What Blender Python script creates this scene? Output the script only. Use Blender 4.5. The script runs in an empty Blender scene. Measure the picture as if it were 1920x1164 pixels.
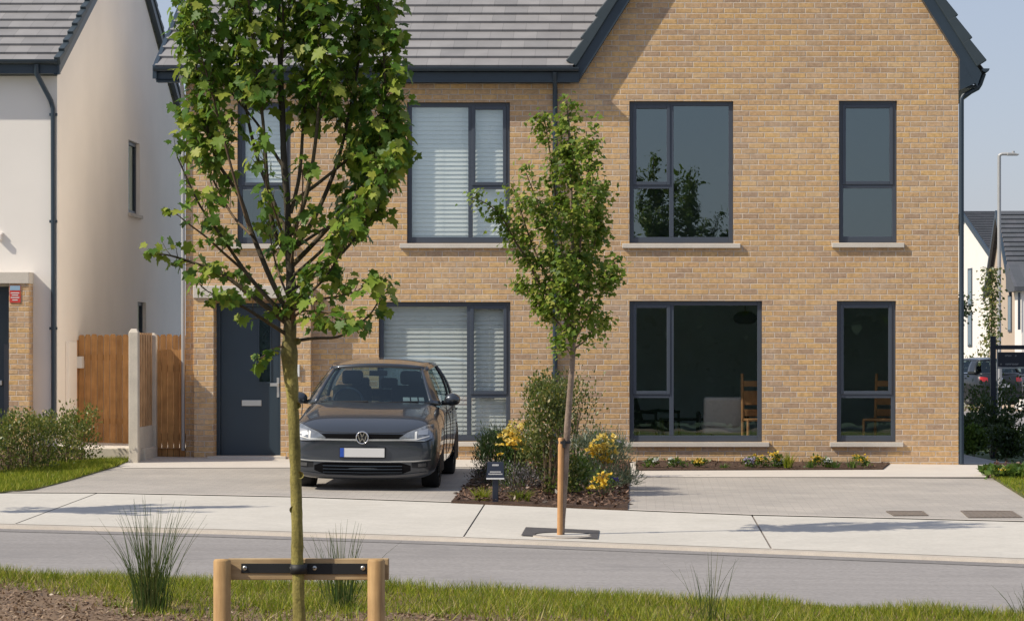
import bpy, bmesh, math, random
import numpy as np
from mathutils import Vector, Matrix, noise
from mathutils.bvhtree import BVHTree
rnd = random.Random(7)
NR = np.random.default_rng(11)
SC = bpy.context.scene
COL = SC.collection
R = math.radians
F, CX, CY, HC = 5400.0, 1195.0, 650.0, 1.6      # focal length in px, vanishing point, eye height

# ---------------------------------------------------------------- terrain
def gz(x, y):
    "height of the ground: falls to the right, and from the house down to the street"
    xc = min(max(x, -14.0), 9.0)
    z = -0.0097 * xc
    if y < 40: z -= 0.0167 * (40 - max(y, 2.0))
    else: z -= 0.009 * (min(y, 130.0) - 40)
    return z
def gp(px, py):
    "a measured point of the ground (photo pixel) as metres on the sloping plot"
    s = (py - 560 - 0.0097 * (px - CX)) / 2.268
    return ((px - CX) / s, F / s)
def fx(px, Y=40.0): return (px - CX) * Y / F
def fz(py, Y=40.0): return HC + (CY - py) * Y / F

# ---------------------------------------------------------------- objects
def empty(name, loc=(0, 0, 0), rz=0.0):
    o = bpy.data.objects.new(name, None); COL.objects.link(o)
    o.location = loc; o.rotation_euler.z = rz; o.empty_display_size = .2
    return o
def tag(o, label=None, cat=None, group=None, kind=None):
    if label: o['label'] = label
    if cat: o['category'] = cat
    if group: o['group'] = group
    if kind: o['kind'] = kind
    return o
def thing(name, label, cat, loc=(0, 0, 0), rz=0.0, group=None):
    return tag(empty(name, loc, rz), label, cat, group)
def copy_tree(o, parent=None):
    c = o.copy(); COL.objects.link(c)
    if parent: c.parent = parent
    for ch in list(o.children): copy_tree(ch, c)
    return c
def root_of(o):
    while o.parent: o = o.parent
    return o

class MB:
    "collects faces and links them as one mesh object"
    def __init__(s): s.v = []; s.f = []; s.sm = []; s.mi = []
    def add(s, vs, fs, smooth=False, mi=0):
        b = len(s.v); s.v += [tuple(map(float, p)) for p in vs]
        for f in fs: s.f.append(tuple(b + i for i in f)); s.sm.append(smooth); s.mi.append(mi)
        return s
    def box(s, x0, x1, y0, y1, z0, z1, mi=0):
        v = [(x0,y0,z0),(x1,y0,z0),(x1,y1,z0),(x0,y1,z0),(x0,y0,z1),(x1,y0,z1),(x1,y1,z1),(x0,y1,z1)]
        return s.add(v, [(0,3,2,1),(4,5,6,7),(0,1,5,4),(1,2,6,5),(2,3,7,6),(3,0,4,7)], mi=mi)
    def obox(s, M, sx, sy, sz, mi=0):
        "box of half sizes under matrix M"
        v = [M @ Vector((x*sx, y*sy, z*sz)) for x, y, z in [(-1,-1,-1),(1,-1,-1),(1,1,-1),(-1,1,-1),(-1,-1,1),(1,-1,1),(1,1,1),(-1,1,1)]]
        return s.add(v, [(0,3,2,1),(4,5,6,7),(0,1,5,4),(1,2,6,5),(2,3,7,6),(3,0,4,7)], mi=mi)
    def poly(s, pts, mi=0):
        return s.add(pts, [tuple(range(len(pts)))], mi=mi)
    def prism(s, pts, d, mi=0):
        "flat outline pts extruded by vector d"
        n = len(pts); d = Vector(d)
        v = [Vector(p) for p in pts] + [Vector(p) + d for p in pts]
        fs = [tuple(range(n))[::-1], tuple(range(n, 2*n))] + [(i, (i+1) % n, n + (i+1) % n, n + i) for i in range(n)]
        return s.add(v, fs, mi=mi)
    def tube(s, pts, rad, n=8, caps=True, mi=0, smooth=True, wob=0.0):
        pts = [Vector(p) for p in pts]
        if not hasattr(rad, '__len__'): rad = [rad] * len(pts)
        vs, fs = [], []; prev = None
        for i, p in enumerate(pts):
            t = (pts[min(i+1, len(pts)-1)] - pts[max(i-1, 0)]).normalized()
            if prev is None:
                a = t.orthogonal().normalized()
            else:
                a = (prev - t * prev.dot(t))
                a = a.normalized() if a.length > 1e-6 else t.orthogonal().normalized()
            prev = a; b = t.cross(a)
            for k in range(n):
                q = 2 * math.pi * k / n
                r = rad[i] * (1 + (wob * noise.noise(Vector((p.x*9+k*1.7, p.y*9, p.z*7))) if wob else 0))
                vs.append(p + (a * math.cos(q) + b * math.sin(q)) * r)
        for i in range(len(pts) - 1):
            for k in range(n):
                k2 = (k + 1) % n
                fs.append((i*n + k, i*n + k2, (i+1)*n + k2, (i+1)*n + k))
        s.add(vs, fs, smooth, mi)
        if caps:
            m = len(pts) - 1
            s.add(vs[:n], [tuple(range(n))[::-1]], mi=mi); s.add(vs[m*n:], [tuple(range(n))], mi=mi)
        return s
    def lathe(s, prof, c, axis='z', n=20, mi=0, smooth=True):
        "prof: (r, h) pairs"
        vs, fs = [], []
        for r, h in prof:
            for k in range(n):
                q = 2*math.pi*k/n; u, w = r*math.cos(q), r*math.sin(q)
                p = {'z': (u, w, h), 'y': (u, h, w), 'x': (h, u, w)}[axis]
                vs.append((c[0]+p[0], c[1]+p[1], c[2]+p[2]))
        for i in range(len(prof)-1):
            for k in range(n):
                k2 = (k+1) % n; fs.append((i*n+k, i*n+k2, (i+1)*n+k2, (i+1)*n+k))
        return s.add(vs, fs, smooth, mi)
    def build(s, name, mat, parent=None, bevel=0.0, recalc=True):
        off = Vector((0, 0, 0))
        if parent is not None and parent.get('_world') is not None:
            off = Vector(parent['_world'])
        me = bpy.data.meshes.new(name)
        me.from_pydata([(p[0]-off.x, p[1]-off.y, p[2]-off.z) for p in s.v], [], s.f)
        me.polygons.foreach_set('use_smooth', s.sm)
        for m in (mat if isinstance(mat, (list, tuple)) else [mat]): me.materials.append(m)
        me.polygons.foreach_set('material_index', s.mi)
        if recalc:
            bm = bmesh.new(); bm.from_mesh(me)
            bmesh.ops.recalc_face_normals(bm, faces=bm.faces); bm.to_mesh(me); bm.free()
        me.update()
        o = bpy.data.objects.new(name, me); COL.objects.link(o)
        if parent is not None:
            o.parent = parent
            o['_world'] = tuple(off)
        if bevel:
            b = o.modifiers.new('bevel', 'BEVEL'); b.width = bevel; b.segments = 2; b.limit_method = 'ANGLE'; b.angle_limit = R(40)
        return o
def wthing(name, label, cat, loc, group=None):
    "thing whose parts are given in world metres"
    t = thing(name, label, cat, loc, 0, group); t['_world'] = tuple(loc)
    return t
def tidy():
    for o in bpy.data.objects:
        if '_world' in o: del o['_world']
def np_mesh(name, V, Fc, mat, parent=None, smooth=False, mi=None):
    "V (n,3), Fc (m,k) -> one mesh object"
    off = Vector(parent['_world']) if parent is not None and parent.get('_world') is not None else Vector((0,0,0))
    V = np.asarray(V, dtype=np.float32) - np.array(off, dtype=np.float32)
    Fc = np.asarray(Fc, dtype=np.int32); m, k = Fc.shape
    me = bpy.data.meshes.new(name)
    me.vertices.add(len(V)); me.vertices.foreach_set('co', V.ravel())
    me.loops.add(m*k); me.loops.foreach_set('vertex_index', Fc.ravel())
    me.polygons.add(m); me.polygons.foreach_set('loop_start', np.arange(0, m*k, k, dtype=np.int32))
    try: me.polygons.foreach_set('loop_total', np.full(m, k, dtype=np.int32))
    except Exception: pass
    for x in (mat if isinstance(mat, (list, tuple)) else [mat]): me.materials.append(x)
    if mi is not None: me.polygons.foreach_set('material_index', np.asarray(mi, dtype=np.int32))
    if smooth: me.polygons.foreach_set('use_smooth', np.ones(m, dtype=bool))
    me.update(calc_edges=True); me.validate()
    o = bpy.data.objects.new(name, me); COL.objects.link(o)
    if parent is not None: o.parent = parent; o['_world'] = tuple(off)
    return o

# ---------------------------------------------------------------- materials
class NT:
    def __init__(s, name):
        s.m = bpy.data.materials.new(name); s.m.use_nodes = True
        s.t = s.m.node_tree; s.b = s.t.nodes['Principled BSDF']; s.out = s.t.nodes['Material Output']
    def n(s, typ, **kw):
        x = s.t.nodes.new(typ)
        for k, v in kw.items(): setattr(x, k, v)
        return x
    def l(s, a, b): s.t.links.new(a, b)
    def put(s, sock, v):
        if isinstance(v, bpy.types.NodeSocket): s.l(v, sock)
        else: sock.default_value = v
    def math(s, op, a, b=0.0, c=None, clamp=False):
        x = s.n('ShaderNodeMath', operation=op, use_clamp=clamp)
        s.put(x.inputs[0], a); s.put(x.inputs[1], b)
        if c is not None: s.put(x.inputs[2], c)
        return x.outputs[0]
    def ramp(s, fac, stops, interp='LINEAR'):
        x = s.n('ShaderNodeValToRGB'); x.color_ramp.interpolation = interp
        e = x.color_ramp.elements
        while len(e) < len(stops): e.new(0.5)
        for el, (p, c) in zip(e, stops):
            el.position = p; el.color = (*c, 1) if len(c) == 3 else c
        s.put(x.inputs[0], fac); return x.outputs[0]
    def noise(s, vec, scale, detail=4, rough=.55):
        x = s.n('ShaderNodeTexNoise'); x.inputs['Scale'].default_value = scale
        x.inputs['Detail'].default_value = detail; x.inputs['Roughness'].default_value = rough
        s.l(vec, x.inputs['Vector']); return x.outputs['Fac']
    def mix(s, fac, a, b, typ='MIX'):
        x = s.n('ShaderNodeMix', data_type='RGBA', blend_type=typ)
        s.put(x.inputs[0], fac)
        for sock, v in ((x.inputs[6], a), (x.inputs[7], b)):
            if isinstance(v, bpy.types.NodeSocket): s.l(v, sock)
            else: sock.default_value = (*v, 1)
        return x.outputs[2]
    def pos(s):
        g = s.n('ShaderNodeNewGeometry'); return g.outputs['Position']
    def obj(s):
        g = s.n('ShaderNodeTexCoord'); return g.outputs['Object']
    def bump(s, h, strength=.3, dist=.01):
        x = s.n('ShaderNodeBump'); x.inputs['Strength'].default_value = strength; x.inputs['Distance'].default_value = dist
        s.l(h, x.inputs['Height']); s.l(x.outputs[0], s.b.inputs['Normal'])

def simple(name, col, rough=.6, var=.12, scale=6.0, metal=0.0, coat=0.0, bump=0.0, bscale=60, spec=.5, fine=0.0):
    t = NT(name); P = t.obj()
    c0 = tuple(c*(1-var) for c in col); c1 = tuple(min(1, c*(1+var)) for c in col)
    f = t.noise(P, scale, 5)
    c = t.ramp(f, [(.3, c0), (.7, c1)])
    if fine:
        g = t.noise(P, scale*22, 3); g2 = t.ramp(g, [(.3, (1-fine,)*3), (.7, (1+fine,)*3)])
        c = t.mix(1.0, c, g2, 'MULTIPLY')
    t.l(c, t.b.inputs['Base Color'])
    t.b.inputs['Roughness'].default_value = rough; t.b.inputs['Metallic'].default_value = metal
    t.b.inputs['Coat Weight'].default_value = coat; t.b.inputs['Coat Roughness'].default_value = .04
    t.b.inputs['Specular IOR Level'].default_value = spec
    if bump: t.bump(t.noise(P, bscale, 6), bump, .01)
    return t.m

def brick_mat(name, pal, mortar, w=.225, h=.075, mt=.0105, dark=1.0):
    t = NT(name); P = t.pos()
    sx = t.n('ShaderNodeSeparateXYZ'); t.l(P, sx.inputs[0])
    wob = t.noise(P, 9.0, 2); wob = t.math('MULTIPLY', t.math('SUBTRACT', wob, .5), .014)
    wob2 = t.noise(P, 55.0, 2); wob2 = t.math('MULTIPLY', t.math('SUBTRACT', wob2, .5), .008)
    U = t.math('ADD', t.math('ADD', sx.outputs[0], sx.outputs[1]), wob)
    V = t.math('ADD', t.math('ADD', sx.outputs[2], 30.0), t.math('ADD', t.math('MULTIPLY', wob, .45), wob2))
    row = t.math('FLOOR', t.math('DIVIDE', V, h))
    wn0 = t.n('ShaderNodeTexWhiteNoise', noise_dimensions='1D'); t.l(row, wn0.inputs['W'])
    off = t.math('ADD', t.math('MULTIPLY', t.math('MODULO', row, 2.0), .5), t.math('MULTIPLY', wn0.outputs[0], .16))
    u = t.math('ADD', t.math('DIVIDE', t.math('ADD', U, 50.0), w), off)
    col = t.math('FLOOR', u)
    du = t.math('MULTIPLY', t.math('SUBTRACT', .5, t.math('ABSOLUTE', t.math('SUBTRACT', t.math('FRACT', u), .5))), w)
    dv = t.math('MULTIPLY', t.math('SUBTRACT', .5, t.math('ABSOLUTE', t.math('SUBTRACT', t.math('FRACT', t.math('DIVIDE', V, h)), .5))), h)
    d = t.math('MINIMUM', du, dv)
    mask = t.math('DIVIDE', t.math('SUBTRACT', d, mt*.32), mt*.45, clamp=True)
    cv = t.n('ShaderNodeCombineXYZ'); t.l(col, cv.inputs[0]); t.l(row, cv.inputs[1])
    wn = t.n('ShaderNodeTexWhiteNoise', noise_dimensions='2D'); t.l(cv.outputs[0], wn.inputs['Vector'])
    n = len(pal); c = t.ramp(wn.outputs['Value'], [(a, b) for a, b in pal])
    big = t.noise(P, .55, 3)
    inner = t.noise(P, 19.0, 6, .72)
    c = t.mix(1.0, c, t.ramp(inner, [(.28, (.66, .63, .62)), (.72, (1.24, 1.24, 1.22))]), 'MULTIPLY')
    c = t.mix(1.0, c, t.ramp(big, [(.3, (.9, .88, .88)), (.7, (1.07, 1.07, 1.05))]), 'MULTIPLY')
    bl = t.ramp(t.noise(P, 1.7, 6, .72), [(.50, (0, 0, 0)), (.78, (.34,)*3)])          # lime bloom in patches
    c = t.mix(bl, c, tuple(x*1.02 for x in mortar))
    mc = t.mix(1.0, mortar, t.ramp(t.noise(P, 5.0, 4), [(.3, (.72,)*3), (.7, (1.12,)*3)]), 'MULTIPLY')
    c = t.mix(mask, mc, c)
    t.l(c, t.b.inputs['Base Color']); t.b.inputs['Roughness'].default_value = .9
    t.b.inputs['Specular IOR Level'].default_value = .25
    hgt = t.math('ADD', mask, t.math('MULTIPLY', inner, .45))
    t.bump(hgt, .85, .010)
    return t.m

def paver_mat(name, cols, joint, w=.2, h=.1, mt=.006):
    "block paving lying flat"
    t = NT(name); P = t.pos()
    sx = t.n('ShaderNodeSeparateXYZ'); t.l(P, sx.inputs[0])
    V = t.math('ADD', sx.outputs[1], 50.0); U = t.math('ADD', sx.outputs[0], 60.0)
    row = t.math('FLOOR', t.math('DIVIDE', V, h))
    u = t.math('ADD', t.math('DIVIDE', U, w), t.math('MULTIPLY', t.math('MODULO', row, 2.0), .5))
    col = t.math('FLOOR', u)
    du = t.math('MULTIPLY', t.math('SUBTRACT', .5, t.math('ABSOLUTE', t.math('SUBTRACT', t.math('FRACT', u), .5))), w)
    dv = t.math('MULTIPLY', t.math('SUBTRACT', .5, t.math('ABSOLUTE', t.math('SUBTRACT', t.math('FRACT', t.math('DIVIDE', V, h)), .5))), h)
    mask = t.math('DIVIDE', t.math('SUBTRACT', t.math('MINIMUM', du, dv), mt*.3), mt*.5, clamp=True)
    cv = t.n('ShaderNodeCombineXYZ'); t.l(col, cv.inputs[0]); t.l(row, cv.inputs[1])
    wn = t.n('ShaderNodeTexWhiteNoise', noise_dimensions='2D'); t.l(cv.outputs[0], wn.inputs['Vector'])
    c = t.ramp(wn.outputs['Value'], [(0, cols[0]), (.5, cols[1]), (1, cols[2])])
    c = t.mix(t.ramp(t.noise(P, 1.3, 6, .7), [(.60, (0, 0, 0)), (.72, (.5,)*3)]), c, tuple(x*.72 for x in cols[0]))
    c = t.mix(1.0, c, t.ramp(t.noise(P, .9, 5), [(.3, (.86,)*3), (.7, (1.1, 1.09, 1.07))]), 'MULTIPLY')
    c = t.mix(1.0, c, t.ramp(t.noise(P, 90, 3), [(.3, (.85,)*3), (.7, (1.12,)*3)]), 'MULTIPLY')
    c = t.mix(mask, joint, c)
    t.l(c, t.b.inputs['Base Color']); t.b.inputs['Roughness'].default_value = .85
    t.bump(mask, .3, .004)
    return t.m

def ground_mat(name, col, var=.1, big=.5, mid=4.0, fine=120, fv=.16, rough=.9, stretch=(1, 1, 1), bump=.25, patches=None):
    t = NT(name); P = t.pos()
    mp = t.n('ShaderNodeMapping'); mp.inputs['Scale'].default_value = stretch; t.l(P, mp.inputs[0]); Q = mp.outputs[0]
    c = t.ramp(t.noise(Q, big, 5), [(.3, tuple(x*(1-var) for x in col)), (.7, tuple(x*(1+var) for x in col))])
    c = t.mix(1.0, c, t.ramp(t.noise(Q, mid, 5, .65), [(.3, (1-var*.8,)*3), (.7, (1+var*.8,)*3)]), 'MULTIPLY')
    f = t.noise(P, fine, 3)
    c = t.mix(1.0, c, t.ramp(f, [(.3, (1-fv,)*3), (.7, (1+fv,)*3)]), 'MULTIPLY')
    if patches:
        sc_, pc, lo, hi = patches
        k = t.ramp(t.noise(P, sc_, 5, .7), [(lo, (0, 0, 0)), (hi, (1, 1, 1))])
        c = t.mix(k, c, pc)
    t.l(c, t.b.inputs['Base Color']); t.b.inputs['Roughness'].default_value = rough
    t.b.inputs['Specular IOR Level'].default_value = .3
    if bump: t.bump(f, bump, .006)
    return t.m

def roof_mat(name, cols, w=.33, rough=.75):
    "smooth flat tiles: one colour per tile, fine joints across each course; the courses themselves are modelled"
    t = NT(name); P = t.obj()
    sx = t.n('ShaderNodeSeparateXYZ'); t.l(P, sx.inputs[0])
    at = t.n('ShaderNodeAttribute'); at.attribute_name = 'course'
    u = t.math('ADD', t.math('DIVIDE', t.math('ADD', sx.outputs[0], 60.0), w), t.math('MULTIPLY', at.outputs['Fac'], .5))
    col = t.math('FLOOR', u)
    du = t.math('MULTIPLY', t.math('SUBTRACT', .5, t.math('ABSOLUTE', t.math('SUBTRACT', t.math('FRACT', u), .5))), w)
    mask = t.math('DIVIDE', du, .006, clamp=True)
    cv = t.n('ShaderNodeCombineXYZ'); t.l(col, cv.inputs[0]); t.l(at.outputs['Fac'], cv.inputs[1])
    wn = t.n('ShaderNodeTexWhiteNoise', noise_dimensions='2D'); t.l(cv.outputs[0], wn.inputs['Vector'])
    c = t.ramp(wn.outputs['Value'], [(0, cols[0]), (.5, cols[1]), (1, cols[2])])
    c = t.mix(1.0, c, t.ramp(t.noise(P, 3.0, 5, .65), [(.3, (.9,)*3), (.7, (1.08,)*3)]), 'MULTIPLY')
    c = t.mix(mask, tuple(x*.62 for x in cols[1]), c)
    t.l(c, t.b.inputs['Base Color']); t.b.inputs['Roughness'].default_value = rough
    t.bump(t.noise(P, 40, 4), .12, .005)
    return t.m

def wood_mat(name, c0, c1, scale=(30, 30, 2.2), rough=.75):
    t = NT(name); P = t.obj()
    mp = t.n('ShaderNodeMapping'); mp.inputs['Scale'].default_value = scale; t.l(P, mp.inputs[0])
    f = t.noise(mp.outputs[0], 1.6, 6, .6)
    c = t.ramp(f, [(.3, c0), (.7, c1)])
    k = t.noise(P, 5.0, 4); c = t.mix(1.0, c, t.ramp(k, [(.35, (.78, .76, .74)), (.7, (1.1,)*3)]), 'MULTIPLY')
    g = t.n('ShaderNodeNewGeometry')
    c = t.mix(1.0, c, t.ramp(g.outputs['Random Per Island'], [(0, (.78, .76, .74)), (1, (1.14, 1.12, 1.1))]), 'MULTIPLY')
    t.l(c, t.b.inputs['Base Color']); t.b.inputs['Roughness'].default_value = rough
    t.bump(f, .15, .004)
    return t.m

def leaf_mat(name, stops, trans=.35, rough=.42, spec=.4, tcol=(.30, .42, .05), patch=2.2):
    t = NT(name)
    g = t.n('ShaderNodeNewGeometry')
    c = t.ramp(g.outputs['Random Per Island'], stops)
    c = t.mix(1.0, c, t.ramp(t.noise(t.pos(), patch, 3), [(.3, (.82, .85, .8)), (.7, (1.16, 1.13, 1.1))]), 'MULTIPLY')
    t.l(c, t.b.inputs['Base Color']); t.b.inputs['Roughness'].default_value = rough
    t.b.inputs['Specular IOR Level'].default_value = spec
    tr = t.n('ShaderNodeBsdfTranslucent'); t.l(t.mix(.6, c, tcol), tr.inputs['Color'])
    mx = t.n('ShaderNodeMixShader'); mx.inputs[0].default_value = trans
    t.l(t.b.outputs[0], mx.inputs[1]); t.l(tr.outputs[0], mx.inputs[2]); t.l(mx.outputs[0], t.out.inputs[0])
    return t.m

def glass_mat(name, tint=(.78, .86, .84), refl=.2, rough=.0, fres=.35):
    t = NT(name)
    tr = t.n('ShaderNodeBsdfTransparent'); tr.inputs[0].default_value = (*tint, 1)
    gl = t.n('ShaderNodeBsdfGlossy'); gl.inputs['Roughness'].default_value = rough; gl.inputs[0].default_value = (.78, .95, 1, 1)
    lw = t.n('ShaderNodeLayerWeight'); lw.inputs[0].default_value = fres
    fac = t.math('ADD', t.math('MULTIPLY', lw.outputs['Fresnel'], .3), refl, clamp=True)
    # very slight unevenness of the pane
    bp = t.n('ShaderNodeBump'); bp.inputs['Strength'].default_value = .06; bp.inputs['Distance'].default_value = .02
    t.l(t.noise(t.pos(), 1.3, 2), bp.inputs['Height']); t.l(bp.outputs[0], gl.inputs['Normal'])
    mx = t.n('ShaderNodeMixShader'); t.l(fac, mx.inputs[0]); t.l(tr.outputs[0], mx.inputs[1]); t.l(gl.outputs[0], mx.inputs[2])
    t.l(mx.outputs[0], t.out.inputs[0]); t.t.nodes.remove(t.b)
    return t.m

M = {}
BR = [(0, (.45, .315, .215)), (.10, (.50, .35, .225)), (.25, (.545, .375, .215)), (.42, (.585, .385, .21)), (.6, (.625, .415, .21)), (.78, (.65, .43, .20)), (.92, (.57, .39, .24)), (1, (.67, .475, .265))]
M['brick'] = brick_mat('buff_brick', BR, (.66, .56, .46))
M['render'] = simple('render_cream', (.91, .85, .775), .92, .035, .9, bump=.06, bscale=90, spec=.2)
M['white_render'] = simple('render_white', (.84, .80, .75), .92, .03, .9, bump=.05, bscale=90, spec=.2)
M['tan_render'] = simple('render_tan', (.52, .42, .33), .92, .04, .9, spec=.2)
M['stone'] = simple('cast_stone', (.60, .55, .48), .85, .06, 3, bump=.08, bscale=120, fine=.06)
M['frame'] = simple('anthracite_frame', (.058, .072, .096), .38, .04, 3)
M['trim'] = simple('anthracite_trim', (.028, .046, .066), .42, .08, 3)
M['door'] = simple('door_paint', (.026, .047, .070), .42, .05, 3)
M['roof'] = roof_mat('flat_tile', [(.225, .22, .222), (.255, .248, .248), (.285, .276, .275)])
M['roof_far'] = roof_mat('far_tile', [(.075, .083, .095), (.085, .093, .105), (.095, .10, .115)])
M['cap'] = simple('verge_cap', (.035, .052, .064), .55, .1, 3)
M['glass'] = glass_mat('window_glass', (.95, .97, .965), refl=.195, fres=.25)
M['chrome'] = simple('chrome', (.75, .76, .78), .12, .02, 3, metal=1.0)
M['steel'] = simple('brushed_steel', (.62, .62, .60), .35, .05, 8, metal=.9)
M['white_plastic'] = simple('white_plastic', (.74, .74, .72), .4, .03, 4)
M['blind'] = simple('blind_slat', (.86, .88, .85), .55, .03, 4)
M['black'] = simple('black_rubber', (.012, .013, .015), .6, .1, 6)
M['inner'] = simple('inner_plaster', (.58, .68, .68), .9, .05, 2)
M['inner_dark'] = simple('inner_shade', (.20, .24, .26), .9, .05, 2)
M['inner_floor'] = simple('inner_floor', (.30, .27, .24), .6, .1, 3)
M['concrete'] = ground_mat('pavement_concrete', (.55, .52, .465), .06, .6, 5, 24, .055, bump=.15, patches=(1.1, (.51, .48, .425), .56, .72))
M['path'] = ground_mat('path_concrete', (.60, .55, .49), .04, .8, 5, 160, .05, bump=.1)
M['kerb'] = ground_mat('kerb_concrete', (.47, .42, .36), .07, 1.2, 8, 120, .1, bump=.2)
M['joint'] = simple('joint_filler', (.24, .21, .185), .9, .2, 8)
M['asphalt'] = ground_mat('asphalt', (.285, .268, .258), .085, .9, 5, 26, .13, stretch=(.06, 1, 1), bump=.25, patches=(.7, (.235, .222, .216), .54, .70))
M['gutter_tar'] = ground_mat('gutter_tar', (.245, .23, .222), .12, 1.2, 5, 26, .14, stretch=(.10, 1, 1), bump=.25)
M['paver'] = paver_mat('driveway_paver', [(.39, .36, .325), (.415, .382, .345), (.44, .405, .362)], (.30, .27, .245))
M['paver_dark'] = paver_mat('side_path_paver', [(.28, .28, .28), (.31, .31, .31), (.34, .33, .33)], (.2, .2, .2), .4, .4)
M['soil'] = ground_mat('bark_soil', (.075, .045, .03), .3, 2, 14, 70, .5, bump=.9)
M['mulch'] = ground_mat('mulch_soil', (.20, .135, .085), .25, 1.6, 14, 60, .4, bump=.9)
M['turf'] = ground_mat('turf_soil', (.085, .095, .028), .25, 1.4, 10, 70, .4, bump=.8, patches=(1.5, (.17, .12, .07), .52, .66))
M['field'] = ground_mat('meadow', (.045, .07, .022), .25, .2, 3, 40, .3, bump=.5)
M['fence'] = wood_mat('fence_wood', (.36, .18, .065), (.52, .285, .105))
M['fence_new'] = wood_mat('new_wood', (.46, .29, .15), (.58, .38, .21))
M['post_wood'] = wood_mat('stake_wood', (.38, .23, .095), (.58, .39, .18), (22, 22, 1.6))
M['rail_wood'] = wood_mat('rail_wood', (.44, .31, .165), (.62, .47, .27), (1.6, 22, 22))
M['gate'] = wood_mat('gate_wood', (.46, .23, .08), (.60, .33, .12))
M['oak'] = wood_mat('oak', (.48, .25, .10), (.62, .35, .15))
M['post_concrete'] = simple('post_concrete', (.58, .52, .43), .9, .09, 5, bump=.2, bscale=70, fine=.1)
M['paint'] = simple('car_paint', (.052, .062, .076), .33, .02, 2, metal=.55, coat=1.0)
M['paint_far'] = simple('far_car_paint', (.10, .115, .13), .35, .03, 2, metal=.5, coat=.8)
M['paint_dark'] = simple('dark_car_paint', (.020, .024, .028), .32, .03, 2, metal=.4, coat=.8)
M['car_glass'] = glass_mat('car_glass', (.50, .60, .60), .075, 0, .3)
M['car_dark'] = simple('cabin_trim', (.010, .011, .013), .7, .1, 6)
M['grille'] = simple('grille_black', (.006, .006, .007), .85, .1, 6, spec=.1)
M['bumper'] = simple('bumper_lip', (.09, .095, .105), .5, .05, 6)
M['tyre'] = simple('tyre', (.016, .016, .017), .85, .1, 10)
M['tail'] = simple('tail_lens', (.50, .012, .010), .2, .05, 5, coat=1)
M['lens'] = simple('lamp_lens', (.24, .26, .28), .14, .35, 14, metal=.35, coat=1)
M['plate'] = simple('plate_white', (.66, .66, .65), .4, .02, 3)
M['blue'] = simple('plate_blue', (.02, .08, .40), .4, .02, 3)
M['red'] = simple('sticker_red', (.55, .05, .04), .5, .05, 6)
M['sky_blue'] = simple('sticker_blue', (.28, .42, .55), .5, .05, 6)
M['navy'] = simple('sign_navy', (.012, .017, .032), .4, .05, 4)
M['ink'] = simple('sign_ink', (.55, .55, .55), .6, .05, 4)
M['lamp_grey'] = simple('galvanised', (.42, .42, .42), .5, .05, 4, metal=.2)
M['fabric'] = simple('armchair_fabric', (.62, .57, .50), .95, .06, 20, bump=.2, bscale=300)
M['dark_fabric'] = simple('dark_fabric', (.03, .03, .033), .9, .1, 20)
M['iron'] = simple('cover_iron', (.19, .155, .125), .7, .25, 30, bump=.4, bscale=60)
M['slate'] = simple('grate_slate', (.075, .07, .07), .7, .15, 6, bump=.3, bscale=60)
def bark_mat(name, cols, sc=9):
    t = NT(name); P = t.obj()
    mp = t.n('ShaderNodeMapping'); mp.inputs['Scale'].default_value = (1, 1, .55); t.l(P, mp.inputs[0])
    f = t.noise(mp.outputs[0], sc, 6, .65)
    c = t.ramp(f, [(.25, cols[0]), (.45, cols[1]), (.62, cols[2]), (.8, cols[3])])
    c = t.mix(1.0, c, t.ramp(t.noise(P, sc*9, 4), [(.3, (.7,)*3), (.7, (1.2,)*3)]), 'MULTIPLY')
    t.l(c, t.b.inputs['Base Color']); t.b.inputs['Roughness'].default_value = .85
    t.bump(t.noise(mp.outputs[0], sc*5, 6, .7), .6, .012)
    return t.m
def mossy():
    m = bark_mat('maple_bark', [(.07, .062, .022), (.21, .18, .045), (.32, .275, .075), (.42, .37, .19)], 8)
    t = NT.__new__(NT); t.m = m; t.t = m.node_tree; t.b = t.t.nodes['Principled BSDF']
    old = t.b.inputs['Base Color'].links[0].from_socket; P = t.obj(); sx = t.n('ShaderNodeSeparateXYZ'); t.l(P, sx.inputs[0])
    k = t.math('ADD', sx.outputs[2], t.math('MULTIPLY', t.noise(P, 7.0, 5, .7), .9))      # moss and pale skin below; crown shade and age painted dark above
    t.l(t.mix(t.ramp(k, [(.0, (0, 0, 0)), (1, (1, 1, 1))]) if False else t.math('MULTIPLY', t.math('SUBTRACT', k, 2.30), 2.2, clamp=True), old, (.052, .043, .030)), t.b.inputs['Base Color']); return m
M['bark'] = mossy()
M['bark_young'] = bark_mat('young_bark', [(.11, .075, .055), (.22, .16, .12), (.29, .22, .17), (.36, .29, .24)], 14)
M['limb_bark'] = bark_mat('limb_bark', [(.035, .027, .018), (.075, .058, .034), (.11, .085, .045), (.17, .14, .08)], 10)  # dark limb tone has crown shade put into it as well as age
M['fog'] = simple('fog_lens', (.10, .10, .10), .3, .2, 20, metal=.3)
M['twig'] = simple('twig', (.13, .085, .05), .8, .2, 10)
M['maple_leaf'] = leaf_mat('maple_leaf', [(0, (.036, .095, .010)), (.35, (.075, .165, .018)), (.65, (.16, .25, .028)), (1, (.33, .36, .06))], trans=.32, rough=.5, spec=.28)
M['young_leaf'] = leaf_mat('young_leaf', [(0, (.05, .105, .010)), (.45, (.115, .19, .018)), (.8, (.23, .28, .04)), (1, (.36, .34, .07))], trans=.3, rough=.5, spec=.28)
M['olive_leaf'] = leaf_mat('olive_leaf', [(0, (.045, .065, .018)), (.5, (.085, .11, .03)), (.8, (.15, .16, .045)), (1, (.26, .20, .05))], trans=.25)
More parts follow.
